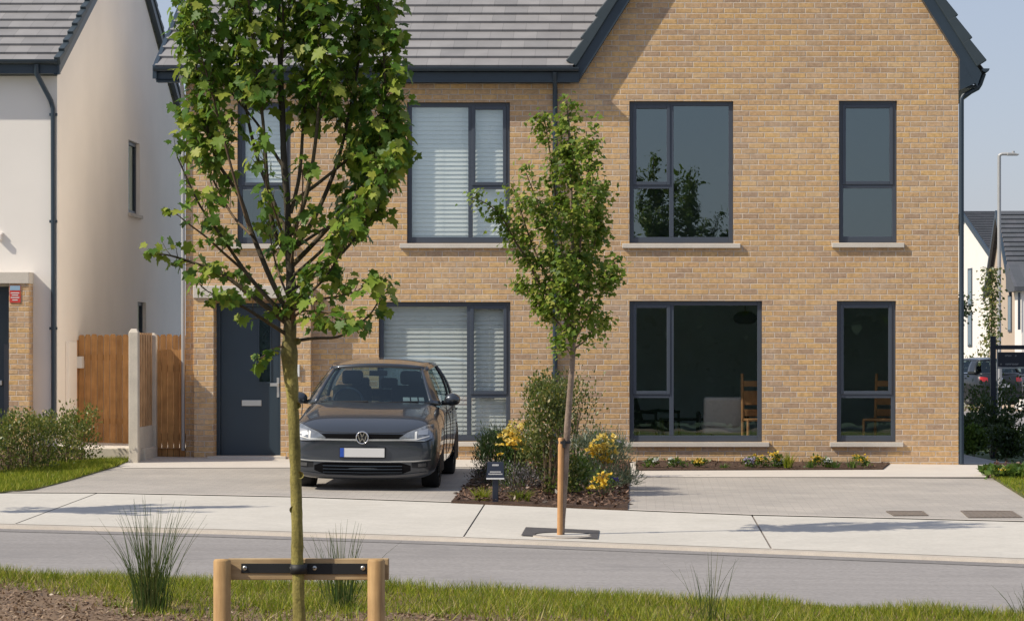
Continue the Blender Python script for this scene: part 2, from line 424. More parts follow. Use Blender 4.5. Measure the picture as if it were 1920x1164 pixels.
M['hedge_leaf'] = leaf_mat('hedge_leaf', [(0, (.045, .075, .018)), (.5, (.11, .14, .03)), (.8, (.26, .25, .06)), (1, (.33, .21, .09))], trans=.25)
M['dark_leaf'] = leaf_mat('dark_leaf', [(0, (.015, .032, .014)), (.6, (.028, .055, .02)), (1, (.05, .08, .03))], trans=.15)
M['grey_leaf'] = leaf_mat('grey_leaf', [(0, (.07, .10, .075)), (.6, (.12, .155, .12)), (1, (.19, .22, .16))], trans=.2)
M['green_leaf'] = leaf_mat('green_leaf', [(0, (.04, .085, .02)), (.6, (.08, .15, .03)), (1, (.16, .22, .05))], trans=.3)
M['heather'] = leaf_mat('heather_leaf', [(0, (.03, .03, .03)), (.5, (.06, .055, .055)), (.85, (.16, .14, .15)), (1, (.24, .21, .26))], trans=.1)
M['red_leaf'] = leaf_mat('red_leaf', [(0, (.10, .03, .02)), (.6, (.25, .09, .05)), (1, (.40, .16, .09))], trans=.2, tcol=(.4, .1, .04))
M['yellow'] = leaf_mat('yellow_petal', [(0, (.58, .37, .02)), (.5, (.72, .50, .05)), (1, (.80, .64, .16))], trans=.25, tcol=(.8, .5, .03))
M['pale_yellow'] = leaf_mat('pale_petal', [(0, (.62, .42, .05)), (.5, (.75, .56, .12)), (1, (.80, .70, .28))], trans=.25, tcol=(.8, .6, .1))
M['white_petal'] = leaf_mat('white_petal', [(0, (.62, .62, .58)), (1, (.80, .80, .78))], trans=.25, tcol=(.7, .7, .6))
M['lilac'] = leaf_mat('lilac_petal', [(0, (.30, .26, .42)), (1, (.58, .54, .66))], trans=.25, tcol=(.5, .4, .6))
M['violet'] = leaf_mat('violet_petal', [(0, (.07, .05, .25)), (1, (.16, .12, .42))], trans=.2, tcol=(.2, .1, .5))
M['grass'] = leaf_mat('grass_blade', [(0, (.085, .14, .010)), (.45, (.20, .27, .018)), (.8, (.36, .37, .035)), (1, (.48, .41, .09))], spec=.2, trans=.35, tcol=(.3, .35, .05), patch=1.8)
M['rush'] = leaf_mat('rush_blade', [(0, (.030, .065, .018)), (.6, (.06, .10, .025)), (1, (.15, .14, .05))], trans=.2)
M['dry_grass'] = leaf_mat('dry_grass', [(0, (.24, .19, .08)), (.6, (.40, .33, .14)), (1, (.55, .46, .24))], trans=.25, tcol=(.5, .4, .15), spec=.2)
M['straw'] = leaf_mat('straw_chip', [(0, (.09, .055, .035)), (.5, (.21, .135, .085)), (1, (.40, .29, .19))], trans=.05, tcol=(.3, .2, .1))
M['chip'] = leaf_mat('bark_chip', [(0, (.035, .02, .014)), (.5, (.10, .055, .036)), (1, (.26, .16, .11))], trans=.02, tcol=(.2, .1, .05))
# ================================================================ camera, sky, sun
cam = bpy.data.cameras.new('camera'); co = bpy.data.objects.new('camera', cam); COL.objects.link(co)
co.location = (0, 0, HC); co.rotation_euler = (R(90), 0, 0)
cam.sensor_width = 36; cam.lens = 36 * F / 1920
cam.shift_x = -(CX - 960) / 1920; cam.shift_y = (CY - 582) / 1920
cam.clip_start = .5; cam.clip_end = 6000
SC.camera = co
SUN = Vector((-1, -.43, 1.0)).normalized()                        # towards the sun
W = bpy.data.worlds.new('World'); SC.world = W; W.use_nodes = True
wt = W.node_tree; sky = wt.nodes.new('ShaderNodeTexSky'); sky.sky_type = 'NISHITA'; sky.sun_disc = False
sky.sun_elevation = math.asin(SUN.z); sky.sun_rotation = math.atan2(SUN.x, SUN.y) % (2*math.pi)
sky.air_density = 1.0; sky.dust_density = 1.0; sky.ozone_density = 4.0; sky.altitude = 50
tn = wt.nodes.new('ShaderNodeMix'); tn.data_type = 'RGBA'; tn.blend_type = 'MULTIPLY'; tn.inputs[0].default_value = 1     # thin warm spring haze
wt.links.new(sky.outputs[0], tn.inputs[6]); tn.inputs[7].default_value = (.89, .745, .70, 1)
hz_ = wt.nodes.new('ShaderNodeMix'); hz_.data_type = 'RGBA'; hz_.inputs[0].default_value = .6         # milky high haze evens the sky out
wt.links.new(tn.outputs[2], hz_.inputs[6]); hz_.inputs[7].default_value = (2.15, 2.42, 3.05, 1)
wt.links.new(hz_.outputs[2], wt.nodes['Background'].inputs[0]); wt.nodes['Background'].inputs[1].default_value = .15
sl = bpy.data.lights.new('sun', 'SUN'); so = bpy.data.objects.new('sun', sl); COL.objects.link(so)
sl.energy = 3.5; sl.angle = R(.6); sl.color = (1, .915, .77)
so.rotation_euler = (-SUN).to_track_quat('-Z', 'Y').to_euler(); so.location = (-30, -10, 30)
SC.view_settings.view_transform = 'Standard'; SC.view_settings.look = 'None'
SC.view_settings.exposure = 0.40; SC.view_settings.gamma = 1
SC.cycles.max_bounces = 10; SC.cycles.diffuse_bounces = 7; SC.cycles.transparent_max_bounces = 16; SC.cycles.use_denoising = True

# ================================================================ ground sheets
def sheet(name, pts, mat, dz, label=None, kind='structure', thick=0.0):
    "flat area on the sloping plot; pts are (x, y)"
    mb = MB()
    top = [(x, y, gz(x, y) + dz) for x, y in pts]
    if thick: mb.prism(top, (0, 0, -thick))
    else: mb.poly(top)
    o = mb.build(name, mat, recalc=bool(thick))
    if not thick:
        if o.data.polygons[0].normal.z < 0: o.data.flip_normals()
    return tag(o, kind=kind)
def lerp_line(pts, y=None):
    return pts
XS = [-2500, -60, -14, 9, 60, 2500]; YS = [-2000, 2, 40, 130, 400, 3500]
vs = [(x, y, gz(x, y) - .16) for y in YS for x in XS]
nx = len(XS)
fs = [(j*nx+i, j*nx+i+1, (j+1)*nx+i+1, (j+1)*nx+i) for j in range(len(YS)-1) for i in range(nx-1)]
tag(MB().add(vs, fs).build('ground', M['field'], recalc=False), kind='structure')

def ext(pts, x0=-45, x1=40):
    "carry a measured line on beyond the frame"
    (ax, ay), (bx, by) = pts[0], pts[1]; (cx_, cy_), (dx, dy) = pts[-2], pts[-1]
    sl0 = (by-ay)/(bx-ax); sl1 = (dy-cy_)/(dx-cx_)
    return [(x0, ay + sl0*(x0-ax))] + list(pts) + [(x1, dy + sl1*(x1-dx))]
KERB = ext([gp(*p) for p in [(0, 981), (400, 991), (868, 1006), (1447, 1028), (1920, 1046)]])       # top edge of the pavement
NEAR = ext([gp(*p) for p in [(0, 1082), (430, 1096), (740, 1108), (1400, 1136), (1920, 1163)]])     # verge side of the road
BACK = ext([gp(*p) for p in [(0, 924), (180, 924.5), (560, 932), (840, 942), (1180, 957), (1410, 966), (1920, 978)]])
def at_x(line, x):
    for (ax, ay), (bx, by) in zip(line, line[1:]):
        if ax <= x <= bx: return ay + (by-ay)*(x-ax)/(bx-ax)
    return line[-1][1]
def band(name, A, B, mat, dz, n=60, x0=-45, x1=40, wedge=None):
    "strip between two lines running across the view"
    xs = sorted(set([x0 + (x1-x0)*i/n for i in range(n+1)] + [p[0] for p in A+B if x0 < p[0] < x1] + [c for c in (-14, 9) if x0 < c < x1]))
    va = []
    for x in xs:
        ya, yb = at_x(A, x), at_x(B, x); za, zb = (dz if not wedge else wedge)[0:2] if isinstance(dz, tuple) or wedge else (dz, dz)
        va += [(x, ya, gz(x, ya)+za), (x, yb, gz(x, yb)+zb)]
    f = [(2*i, 2*i+2, 2*i+3, 2*i+1) for i in range(len(xs)-1)]
    o = MB().add(va, f).build(name, mat, recalc=False)
    if o.data.polygons[0].normal.z < 0: o.data.flip_normals()
    return tag(o, kind='structure')
shift = lambda L, d: [(x, y+d) for x, y in L]
ROAD_DZ = -.045
band('gutter', shift(KERB, -.10), shift(KERB, -.42), M['gutter_tar'], ROAD_DZ + .004)
road = band('road', shift(KERB, .02), shift(NEAR, -.3), M['asphalt'], ROAD_DZ)
# kerb: a real step with a sloped face
kb = MB(); xs = np.linspace(-45, 40, 160); prof = [(.10, -.004), (.0, -.008), (-.09, -.014), (-.115, -.055)]
vs = []; 
for x in xs:
    y = at_x(KERB, x)
    for d, h in prof: vs.append((x, y+d, gz(x, y)+h))
k = len(prof); fs = [(i*k+j, i*k+j+1, (i+1)*k+j+1, (i+1)*k+j) for i in range(len(xs)-1) for j in range(k-1)]
o = kb.add(vs, fs).build('kerb', M['kerb'], recalc=False)
if o.data.polygons[0].normal.z < 0: o.data.flip_normals()
tag(o, kind='structure')
# verge kerb on the other side of the road
vs = []; prof = [(.0, -.06), (-.03, .0), (-.15, .005), (-.16, -.12)]
for x in xs:
    y = at_x(NEAR, x)
    for d, h in prof: vs.append((x, y+d, gz(x, y)+h))
o = MB().add(vs, fs).build('kerb', M['kerb'], recalc=False)
if o.data.polygons[0].normal.z < 0: o.data.flip_normals()
tag(o, kind='structure')
# pavement: concrete bays with filled joints between
band('pavement_bed', shift(BACK, .12), shift(KERB, .06), M['joint'], -.012)
JOINTS = [((180, 925), (28, 981)), ((908, 946), (868, 1007)), ((1410, 966), (1447, 1029))]
J = [(gp(*a), gp(*b)) for a, b in JOINTS]
dx = [J[1][0][0]-J[0][0][0], J[2][0][0]-J[1][0][0]]
def jl(i):
    "joint line i: x at the back and at the kerb"
    if 0 <= i < 3: return J[i][0][0], J[i][1][0]
    if i < 0: return J[0][0][0] + 5.2*i, J[0][0][0] + 5.2*i
    return J[2][0][0] + 4.4*(i-2), J[2][0][0] + 4.4*(i-2)
pv = MB()
for i in range(-5, 8):
    a0, a1 = jl(i); b0, b1 = jl(i+1); g = .008
    def edge(x0_, x1_, n=12):
        return x0_, x1_
    n = 14; va = []
    for q in range(n+1):
        t_ = q/n
        xb = a0+g + (b0-a0-2*g)*t_; xk = a1+g + (b1-a1-2*g)*t_
        yb, yk = at_x(BACK, xb), at_x(KERB, xk) + .03
        va += [(xb, yb, gz(xb, yb)), (xk, yk, gz(xk, yk)-.004)]
    pv.add(va, [(2*q, 2*q+1, 2*q+3, 2*q+2) for q in range(n)])
tag(pv.build('pavement', M['concrete'], recalc=True), kind='structure')
band('edging', shift(BACK, -.015), shift(BACK, .09), M['path'], .010)

G = lambda *pp: [gp(*p) for p in pp]
BK = shift(BACK, .075)
def back_between(x0, x1):
    xs_ = [x0] + [p[0] for p in BK if x0 < p[0] < x1] + [x1]
    return [(x, at_x(BK, x)) for x in xs_]
# drive with the car: right edge runs along the bed
bl0, bl1 = gp(905, 879), gp(846, 943)
lg = G((252, 876), (185, 890), (125, 908), (62, 923))
sheet('driveway', [(-11.5, 38.4), (bl0[0]+.1, gp(905, 877)[1]), (bl1[0]+.15, at_x(BK, bl1[0]+.15))] + back_between(-11.5, bl1[0]+.1)[::-1], M['paver'], .006)
br0, br1 = gp(1182, 882), gp(1177, 957)
rr = G((1835, 893), (1925, 940)); rx = rr[1][0] + (rr[1][0]-rr[0][0])*1.2; 
sheet('driveway', [(br0[0]-.15, gp(1182, 895)[1]), (8.2, gp(1900, 895)[1]), (8.2, at_x(BK, 8.2))] + back_between(br1[0]-.15, 8.1)[::-1], M['paver'], .006)
# pale concrete strips at the foot of the house
yw = 40.02
sheet('path', G((232, 879), (905, 877)) + [(bl0[0]+.3, yw), (-7.6, yw)], M['path'], .012)
sheet('path', [(br0[0]-.1, gp(1182, 896)[1]), gp(1852, 896), gp(1832, 881), gp(1850, 871), (fx(1905), 40.45), (fx(1660), yw), (br0[0]-.1, yw)], M['path'], .012)
sheet('side_path', [(4.50, 40.0), (5.35, 40.0), gp(1925, 884), gp(1925, 870), gp(1868, 861), gp(1800, 836), (5.1, 62), (4.5, 62)], M['paver_dark'], .016)
sheet('flower_bed', [(fx(1192), gp(1192, 884)[1]), gp(1655, 882), (fx(1668), yw-.05), (fx(1192), yw-.05)], M['soil'], .03, thick=.05)
# planted bed between the drives
sheet('planting_bed', [bl0, (fx(955), yw-.05), (fx(1180), yw-.05), br0, br1] + [(x, y) for x, y in back_between(bl1[0], br1[0])[::-1][1:-1]] + [bl1], M['soil'], .022, thick=.12)
# lawns
LAWN_L = G((-160, 905), (0, 889), (80, 874), (150, 866), (238, 862.5), (244, 866), (222, 875), (185, 886), (125, 904), (62, 920), (0, 925), (-200, 924))
sheet('lawn', LAWN_L, M['turf'], .014, thick=.06)
HEDGE_BED = G((-160, 903), (0, 888), (80, 873), (150, 865), (176, 857)) + [(-7.9, 41.4), (-11, 41.4)]
sheet('hedge_bed', HEDGE_BED, M['soil'], .034, thick=.06)
LAWN_R = G((1858, 896), (1905, 893), (2010, 905), (2060, 975), (1990, 974), (1925, 938))
sheet('lawn', LAWN_R, M['turf'], .03, thick=.06)
BED_R = G((1838, 884), (1872, 872), (2050, 872), (2030, 906), (1905, 897), (1860, 897))
sheet('planting_bed', BED_R, M['soil'], .036, thick=.07)
# verge across the road
VY = 9.0
xs = np.linspace(-12, 9, 85); ys = np.linspace(0, 1, 40); vs = []
def verge_z(x, y):
    e = at_x(NEAR, x) - .15 - y
    b = .02 + .05*min(1, max(0, e)/.6) + .035*noise.noise(Vector((x*1.1, y*1.1, 3))) + .012*noise.noise(Vector((x*5, y*5, 1)))
    return gz(x, y) + b * min(1, max(.15, e/.3))
for t_ in ys:
    for x in xs:
        y1 = at_x(NEAR, x) - .15; y = y1 + (VY - y1)*t_**1.3
        vs.append((x, y, verge_z(x, y)))
n = len(xs); fs = [(j*n+i, j*n+i+1, (j+1)*n+i+1, (j+1)*n+i) for j in range(len(ys)-1) for i in range(n-1)]
o = MB().add(vs, fs, True).build('verge', M['mulch'], recalc=False)
if o.data.polygons[0].normal.z < 0: o.data.flip_normals()
tag(o, kind='structure')
# raised strip beside the neighbour and car park beyond
sheet('terrace', [(-8.36, 41.2), (-7.45, 39.12), (-6.78, 39.12), (-6.78, 40), (-6.3, 40), (-6.3, 60), (-8.36, 60)], M['path'], .13)
sheet('car_park', [(7.0, 70), (60, 70), (60, 128), (7.5, 128)], M['asphalt'], -.09)

# ================================================================ brick house
def wall_grid(mb, x0, x1, z0, z1, y, holes, depth):
    "front face with openings and their reveals; holes are (x0, x1, z0, z1)"
    xs = sorted(set([x0, x1] + [h for o in holes for h in o[:2]])); zs = sorted(set([z0, z1] + [h for o in holes for h in o[2:]]))
    for a, b in zip(xs, xs[1:]):
        for c, d in zip(zs, zs[1:]):
            mx, mz = (a+b)/2, (c+d)/2
            if any(h[0] < mx < h[1] and h[2] < mz < h[3] for h in holes): continue
            mb.add([(a, y, c), (b, y, c), (b, y, d), (a, y, d)], [(0, 1, 2, 3)])
    for a, b, c, d in holes:
        y2 = y + depth
        mb.add([(a, y, c), (a, y2, c), (a, y2, d), (a, y, d)], [(0, 1, 2, 3)])
        mb.add([(b, y, c), (b, y2, c), (b, y2, d), (b, y, d)], [(3, 2, 1, 0)])
        mb.add([(a, y, d), (b, y, d), (b, y2, d), (a, y2, d)], [(3, 2, 1, 0)])
        mb.add([(a, y, c), (b, y, c), (b, y2, c), (a, y2, c)], [(0, 1, 2, 3)])
YF, YB = 40.0, 50.4
XL, XR = fx(348), fx(1797)
ZE = fz(157)                      # underside of the eaves board
H = thing('brick_house', 'two storey buff brick house pair with a steep gable and anthracite windows', 'house', (0, YF, 0)); H['_world'] = (0, YF, 0)
def op(x0, x1, y0, y1): return (fx(x0), fx(x1), fz(y1), fz(y0))
WINS = {
 'porch':  (op(445, 545, 192, 457), 'stack'),
 'bed':    (op(763, 956, 192, 456), 'right'),
 'gable':  (op(1180, 1375, 190, 456), 'left'),
 'narrow': (op(1573, 1682, 189, 455), 'stack'),
 'living': (op(710, 957, 566, 827), 'right'),
 'lounge': (op(1180, 1429, 564, 828), 'left'),
 'slim':   (op(1569, 1680, 564, 828), 'stack')}
DOOR = (fx(405), fx(530), -.02, fz(568))
PX0, PX1, PD = fx(369), fx(586), .24                    # brick porch surround
REV = .115
holes = [w[0] for w in WINS.values()]
wb = MB()
wall_grid(wb, XL, XR, -.3, ZE, YF, holes + [(DOOR[0], DOOR[1], -.3, DOOR[3])], REV)
APX, APZ, SLOPE = fx(1454.5), 9.62, 1.585
def rake_x(z, side, off=0.0): return APX + side * ((APZ + off - z) / SLOPE)
xl = rake_x(ZE, -1); zr = APZ - (XR-APX)*SLOPE
wb.poly([(xl-.1, YF, ZE), (XR, YF, ZE), (XR, YF, zr), (APX, YF, APZ)])
wr = MB(); wr.add([(XL, YF+.11, -.3), (XL, YB, -.3), (XL, YB, ZE), (XL, YF+.11, ZE)], [(0, 1, 2, 3)])
wb.add([(XL, YF, -.3), (XL, YF+.11, -.3), (XL, YF+.11, ZE), (XL, YF, ZE)], [(3, 2, 1, 0)])
wb.add([(XR, YF, -.3), (XR, YF+.11, -.3), (XR, YF+.11, zr), (XR, YF, zr)], [(0, 1, 2, 3)])
midY = (YF+YB)/2
wr.poly([(XL, YF, ZE), (XL, YB, ZE), (XL, midY, ZE + .494*(midY-YF)+.12)])
wr.add([(XR, YF+.11, -.3), (XR, YB, -.3), (XR, YB, zr), (XR, YF+.11, zr)], [(0, 3, 2, 1)])
wr.add([(XL, YB, -.3), (XR, YB, -.3), (XR, YB, ZE), (XL, YB, ZE)], [(0, 1, 2, 3)])
wr.poly([(xl-.1, YB, ZE), (XR, YB, ZE), (XR, YB, zr), (APX, YB, APZ)])
wb.build('wall', M['brick'], H, recalc=False); wr.build('rendered_wall', M['white_render'], H, recalc=False)
# porch surround
pb = MB()
zt = fz(560); 
def porch_box(x0, x1):
    pb.box(x0, x1, YF-PD, YF-.002, -.2, zt)
porch_box(PX0, DOOR[0]-.001); porch_box(DOOR[1]+.001, PX1)
P_ = pb.build('door_surround', M['brick'], H)
cp = MB().box(PX0-.012, PX1+.012, YF-PD-.03, YF-.003, zt+.002, fz(536))
cp.build('canopy', M['stone'], P_, bevel=.008)
MB().box(fx(558), fx(566), YF-PD-.035, YF-PD+.003, fz(706), fz(683)).build('doorbell', M['white_plastic'], P_, bevel=.004)
# door
dy = YF + .075
d0, d1, dz1 = DOOR[0], DOOR[1], DOOR[3]
fr = MB(); ft = .055
fr.box(d0, d0+ft, dy-.03, dy+.06, -.02, dz1-.002); fr.box(d1-ft, d1, dy-.03, dy+.06, -.02, dz1-.002); fr.box(d0+ft, d1-ft, dy-.03, dy+.06, dz1-ft, dz1-.002)
fr.box(d0+ft, d1-ft, dy-.04, dy+.06, -.02, .045)
lx0, lx1, lz0, lz1 = d0+ft+.006, d1-ft-.006, .05, dz1-ft-.006
DR = fr.build('door', M['door'], H, bevel=.004)
g0, g1, gzz0, gzz1 = fx(485), fx(505), fz(716), fz(598)
lf = MB(); holes_d = [(g0, g1, gzz0, gzz1)]
wall_grid(lf, lx0, lx1, lz0, lz1, dy, holes_d, .05); lf.box(lx0, lx1, dy+.05, dy+.06, lz0, lz1)
LF = lf.build('door_leaf', M['door'], DR)
MB().box(g0, g1, dy+.02, dy+.026, gzz0, gzz1).build('door_glass', M['glass'], DR)
b_ = MB()
for a, b, c, d in [(g0-.02, g0, gzz0-.02, gzz1+.02), (g1, g1+.02, gzz0-.02, gzz1+.02), (g0, g1, gzz0-.02, gzz0), (g0, g1, gzz1, gzz1+.02)]: b_.box(a, b, dy-.012, dy+.004, c, d)
b_.build('glass_bead', M['door'], DR)
MB().box(fx(452), fx(489), dy-.014, dy+.002, fz(761), fz(750)).build('letter_plate', M['steel'], DR, bevel=.004)
hd = MB().box(fx(518), fx(524), dy-.016, dy+.002, fz(745), fz(708)).box(fx(506), fx(522), dy-.055, dy-.04, fz(724), fz(718)).box(fx(519), fx(523), dy-.05, dy-.01, fz(724), fz(718))
hd.build('handle', M['steel'], DR, bevel=.003)
MB().box(d0-.08, d1+.08, YF-.30, YF+.05, gz(d0, YF)-.05, gz(d0, YF)+.035).build('threshold', M['stone'], DR, bevel=.006)

def window(hole, layout, parent, sill=True, over=.1, y0=YF):
    a, b, c, d = hole; e = .0015; a += e; b -= e; c += e; d -= e
    yf = y0 + .055; yb = y0 + .115
    w = .062; wbm = .085
    mb = MB()
    mb.box(a, a+w, yf, yb, c, d); mb.box(b-w, b, yf, yb, c, d)
    mb.box(a+w, b-w, yf, yb, d-w, d); mb.box(a+w, b-w, yf, yb, c, c+wbm)
    panes = []; sashes = []
    mw = .062; tz = c + (d-c)*(.335 if (d-c) < 2.2 else .335)
    tz = c + .40*(d-c) if layout != 'x' and c > 2.5 else c + .325*(d-c)
    def sash(x0, x1, z0, z1):
        sw = .048; s_ = MB(); ys = yf - .014
        s_.box(x0, x0+sw, ys, yb-.01, z0, z1); s_.box(x1-sw, x1, ys, yb-.01, z0, z1)
        s_.box(x0+sw, x1-sw, ys, yb-.01, z1-sw, z1); s_.box(x0+sw, x1-sw, ys, yb-.01, z0, z0+sw)
        sashes.append(s_); panes.append((x0+sw, x1-sw, z0+sw, z1-sw))
    iz0, iz1 = c+wbm, d-w
    if layout == 'stack':
        mb.box(a+w, b-w, yf, yb, tz-.03, tz+.03)
        sash(a+w-.012, b-w+.012, tz+.02, iz1+.012); panes.append((a+w, b-w, iz0, tz-.03))
    else:
        W_ = b - a
        if layout == 'left':
            m = a + (.405 if W_ < 1.6 else .318)*W_; mb.box(m-mw/2, m+mw/2, yf, yb, iz0, iz1)
            sx0, sx1 = a+w, m-mw/2; panes.append((m+mw/2, b-w, iz0, iz1))
        else:
            m = b - (.385 if W_ < 1.6 else .315)*W_; mb.box(m-mw/2, m+mw/2, yf, yb, iz0, iz1)
            sx0, sx1 = m+mw/2, b-w; panes.append((a+w, m-mw/2, iz0, iz1))
        mb.box(sx0, sx1, yf, yb, tz-.03, tz+.03)
        sash(sx0-.012, sx1+.012, tz+.02, iz1+.012); panes.append((sx0, sx1, iz0, tz-.03))
    wo = mb.build('window', M['frame'], parent, bevel=.004)
    for s_ in sashes: s_.build('sash', M['frame'], wo, bevel=.005)
    pm = MB()
    for x0, x1, z0, z1 in panes: pm.add([(x0, yf+.03, z0), (x1, yf+.03, z0), (x1, yf+.03, z1), (x0, yf+.03, z1)], [(0, 1, 2, 3)])
    pm.build('pane', M['glass'], wo, recalc=False)
    if sill:
        MB().box(a-over, b+over, y0-.05, y0-.0015, c-.072, c-.006).build('sill', M['stone'], wo, bevel=.006)
        MB().box(a-.0, b+.0, y0+.0, y0+.054, c-.05, c-.003).build('sill_board', M['stone'], wo)
    return wo
for nm, (hole, lay) in WINS.items(): window(hole, lay, H)

# rooms behind the windows: plaster, floor and ceiling
def room(x0, x1, y0, y1, z0, z1, name='room', wall=M['inner']):
    mb = MB()
    mb.add([(x0, y1, z0), (x1, y1, z0), (x1, y1, z1), (x0, y1, z1)], [(0, 1, 2, 3)])
    mb.add([(x0, y0, z0), (x0, y1, z0), (x0, y1, z1), (x0, y0, z1)], [(0, 1, 2, 3)])
    mb.add([(x1, y0, z0), (x1, y1, z0), (x1, y1, z1), (x1, y0, z1)], [(0, 1, 2, 3)])
    mb.add([(x0, y0, z1), (x1, y0, z1), (x1, y1, z1), (x0, y1, z1)], [(0, 1, 2, 3)])
    mb.add([(x0, y0, z0), (x1, y0, z0), (x1, y1, z0), (x0, y1, z0)], [(0, 1, 2, 3)], mi=1)
    mb.build(name, [wall, M['inner_floor']], H, recalc=False)
yi = YF + .12
room(fx(1100), XR-.02, yi, yi+5.2, .12, 2.62)
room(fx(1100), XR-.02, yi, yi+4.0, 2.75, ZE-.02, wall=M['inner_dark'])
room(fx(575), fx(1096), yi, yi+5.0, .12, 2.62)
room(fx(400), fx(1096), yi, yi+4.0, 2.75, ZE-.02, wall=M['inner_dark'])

# roofs -------------------------------------------------------------------------------------------
def courses(rows, mat, name, parent, step=.034):
    "rows: function k -> (left bottom, right bottom, left top, right top, up-normal); modelled as overlapping flat courses"
    vs, fs, at = [], [], []
    for k, (lb, rb, lt, rt, nn) in enumerate(rows):
        b = len(vs); up = Vector(nn) * step
        lb, rb, lt, rt = map(Vector, (lb, rb, lt, rt))
        vs += [lb, rb, lb+up, rb+up, lt, rt]
        fs += [(b, b+1, b+3, b+2), (b+2, b+3, b+5, b+4)]; at += [k, k]
    off = Vector(parent['_world'])
    me = bpy.data.meshes.new(name); me.from_pydata([tuple(v-off) for v in vs], [], fs); me.materials.append(mat)
    a = me.attributes.new('course', 'FLOAT', 'FACE'); a.data.foreach_set('value', [float(x) for x in at])
    o = bpy.data.objects.new(name, me); COL.objects.link(o); o.parent = parent; o['_world'] = tuple(off)
    return o
TS = .494; th = math.atan(TS)
ey, ez = YF - .24, fz(127) - .02          # lower edge of the tiles
ridge_y = midY; gauge = .355
OUTZ = .34                                 # height of the verge top over the brick line
rows = []
xv = fx(296)
for side in (0, 1):
    k = 0; y = ey
    while True:
        d0_, d1_ = k*gauge, (k+1)*gauge
        za, zb = ez + d0_*math.sin(th), ez + d1_*math.sin(th)
        ya, yb_ = ey + d0_*math.cos(th), ey + d1_*math.cos(th)
        if ya > ridge_y: break
        if yb_ > ridge_y: yb_ = ridge_y; zb = ez + (ridge_y-ey)*TS
        # the right end dies into the slope of the gable roof
        xa = min(rake_x(za, -1, OUTZ-.05), APX); xb = min(rake_x(zb, -1, OUTZ-.05), APX)
        if side == 0: rows.append(((xv, ya, za), (xa, ya, za), (xv, yb_, zb), (xb, yb_, zb), (0, -math.sin(th), math.cos(th))))
        else:
            q = lambda yy: 2*ridge_y - yy
            rows.append(((xa, q(ya), za), (xv, q(ya), za), (xb, q(yb_), zb), (xv, q(yb_), zb), (0, math.sin(th), math.cos(th))))
        k += 1
RF = courses(rows, M['roof'], 'roof', H)
# verge closure on the free end of the low roof
rz = ez + (ridge_y-ey)*TS
MB().prism([(xv-.03, ey-.02, ez-.16), (xv-.03, ey-.02, ez+.02), (xv-.03, ridge_y, rz+.03), (xv-.03, 2*ridge_y-ey, ez+.02), (xv-.03, 2*ridge_y-ey, ez-.16), (xv-.03, ridge_y, rz-.2)], (.055, 0, 0)).build('bargeboard', M['trim'], RF)
MB().add([(xv, ey+.02, ez-.17), (XL-.002, ey+.02, ez-.17), (XL-.002, ridge_y, rz-.21), (xv, ridge_y, rz-.21)], [(0, 1, 2, 3)]).build('soffit', M['trim'], RF, recalc=False)
MB().tube([(xv-.03, ridge_y, rz+.03), (APX, ridge_y, rz+.03)], .09, 10).build('ridge', M['cap'], RF)
# gable roof
grow = []
for side in (-1, 1):
    k = 0; gl = .355; tg = math.atan(SLOPE); zb0 = ZE-.05 if side < 0 else fz(132)
    zb0 = fz(140)
    while True:
        za = zb0 + k*gl*math.sin(tg); zb = za + gl*math.sin(tg); top = APZ + OUTZ
        if za >= top: break
        zb = min(zb, top)
        xa, xb = rake_x(za, side, OUTZ-.02), rake_x(zb, side, OUTZ-.02)
        y0_, y1_ = YF - .16, YB + .16
        nn = (side*math.sin(tg), 0, math.cos(tg))
        if side > 0: grow.append(((xa, y0_, za), (xa, y1_, za), (xb, y0_, zb), (xb, y1_, zb), nn))
        else: grow.append(((xa, y1_, za), (xa, y0_, za), (xb, y1_, zb), (xb, y0_, zb), nn))
        k += 1
GR = courses(grow, M['roof'], 'gable_roof', H)
for side in (-1, 1):
    # barge board: lies just above the brick line, its face forward of the wall
    zb0 = fz(156) if side < 0 else fz(164)
    z_in = lambda off: None
    xi0, xi1 = rake_x(zb0, side, -.02), rake_x(APZ-.02, side, -.02)
    xo0 = rake_x(zb0, side, .26)
    zc0 = fz(140); pts = [(rake_x(zb0, side, -.015), YF-.165, zb0), (APX, YF-.165, APZ-.015), (APX, YF-.165, APZ+.26), (rake_x(zc0, side, .26), YF-.165, zc0)]
    MB().prism(pts, (0, .03, 0)).build('bargeboard', M['trim'], GR)
    # underside between board and wall
    MB().add([(pts[0][0], YF-.135, zb0), (pts[0][0], YF-.003, zb0), (APX, YF-.003, APZ-.015), (APX, YF-.135, APZ-.015)], [(0, 1, 2, 3)]).build('soffit', M['trim'], GR, recalc=False)
    # stepped cap units over the tile ends
    cap = MB(); tg = math.atan(SLOPE); L = .37; k = 0
    base = Vector((rake_x(fz(128), side, .24), 0, fz(128)))
    du = Vector((-side*math.cos(tg), 0, math.sin(tg))); nn = Vector((side*math.sin(tg), 0, math.cos(tg)))
    while True:
        p = base + du*(k*L)
        if p.z > APZ + .15: break
        q = p + du*(L*1.04)
        lo = .0; hi0, hi1 = .165, .12
        out = [p + nn*lo, q + nn*lo, q + nn*hi1, p + nn*hi0]
        cap.prism([(v.x, YF-.205, v.z) for v in out], (0, .11, 0)); k += 1
    cap.build('verge_cap', M['cap'], GR, bevel=.012)
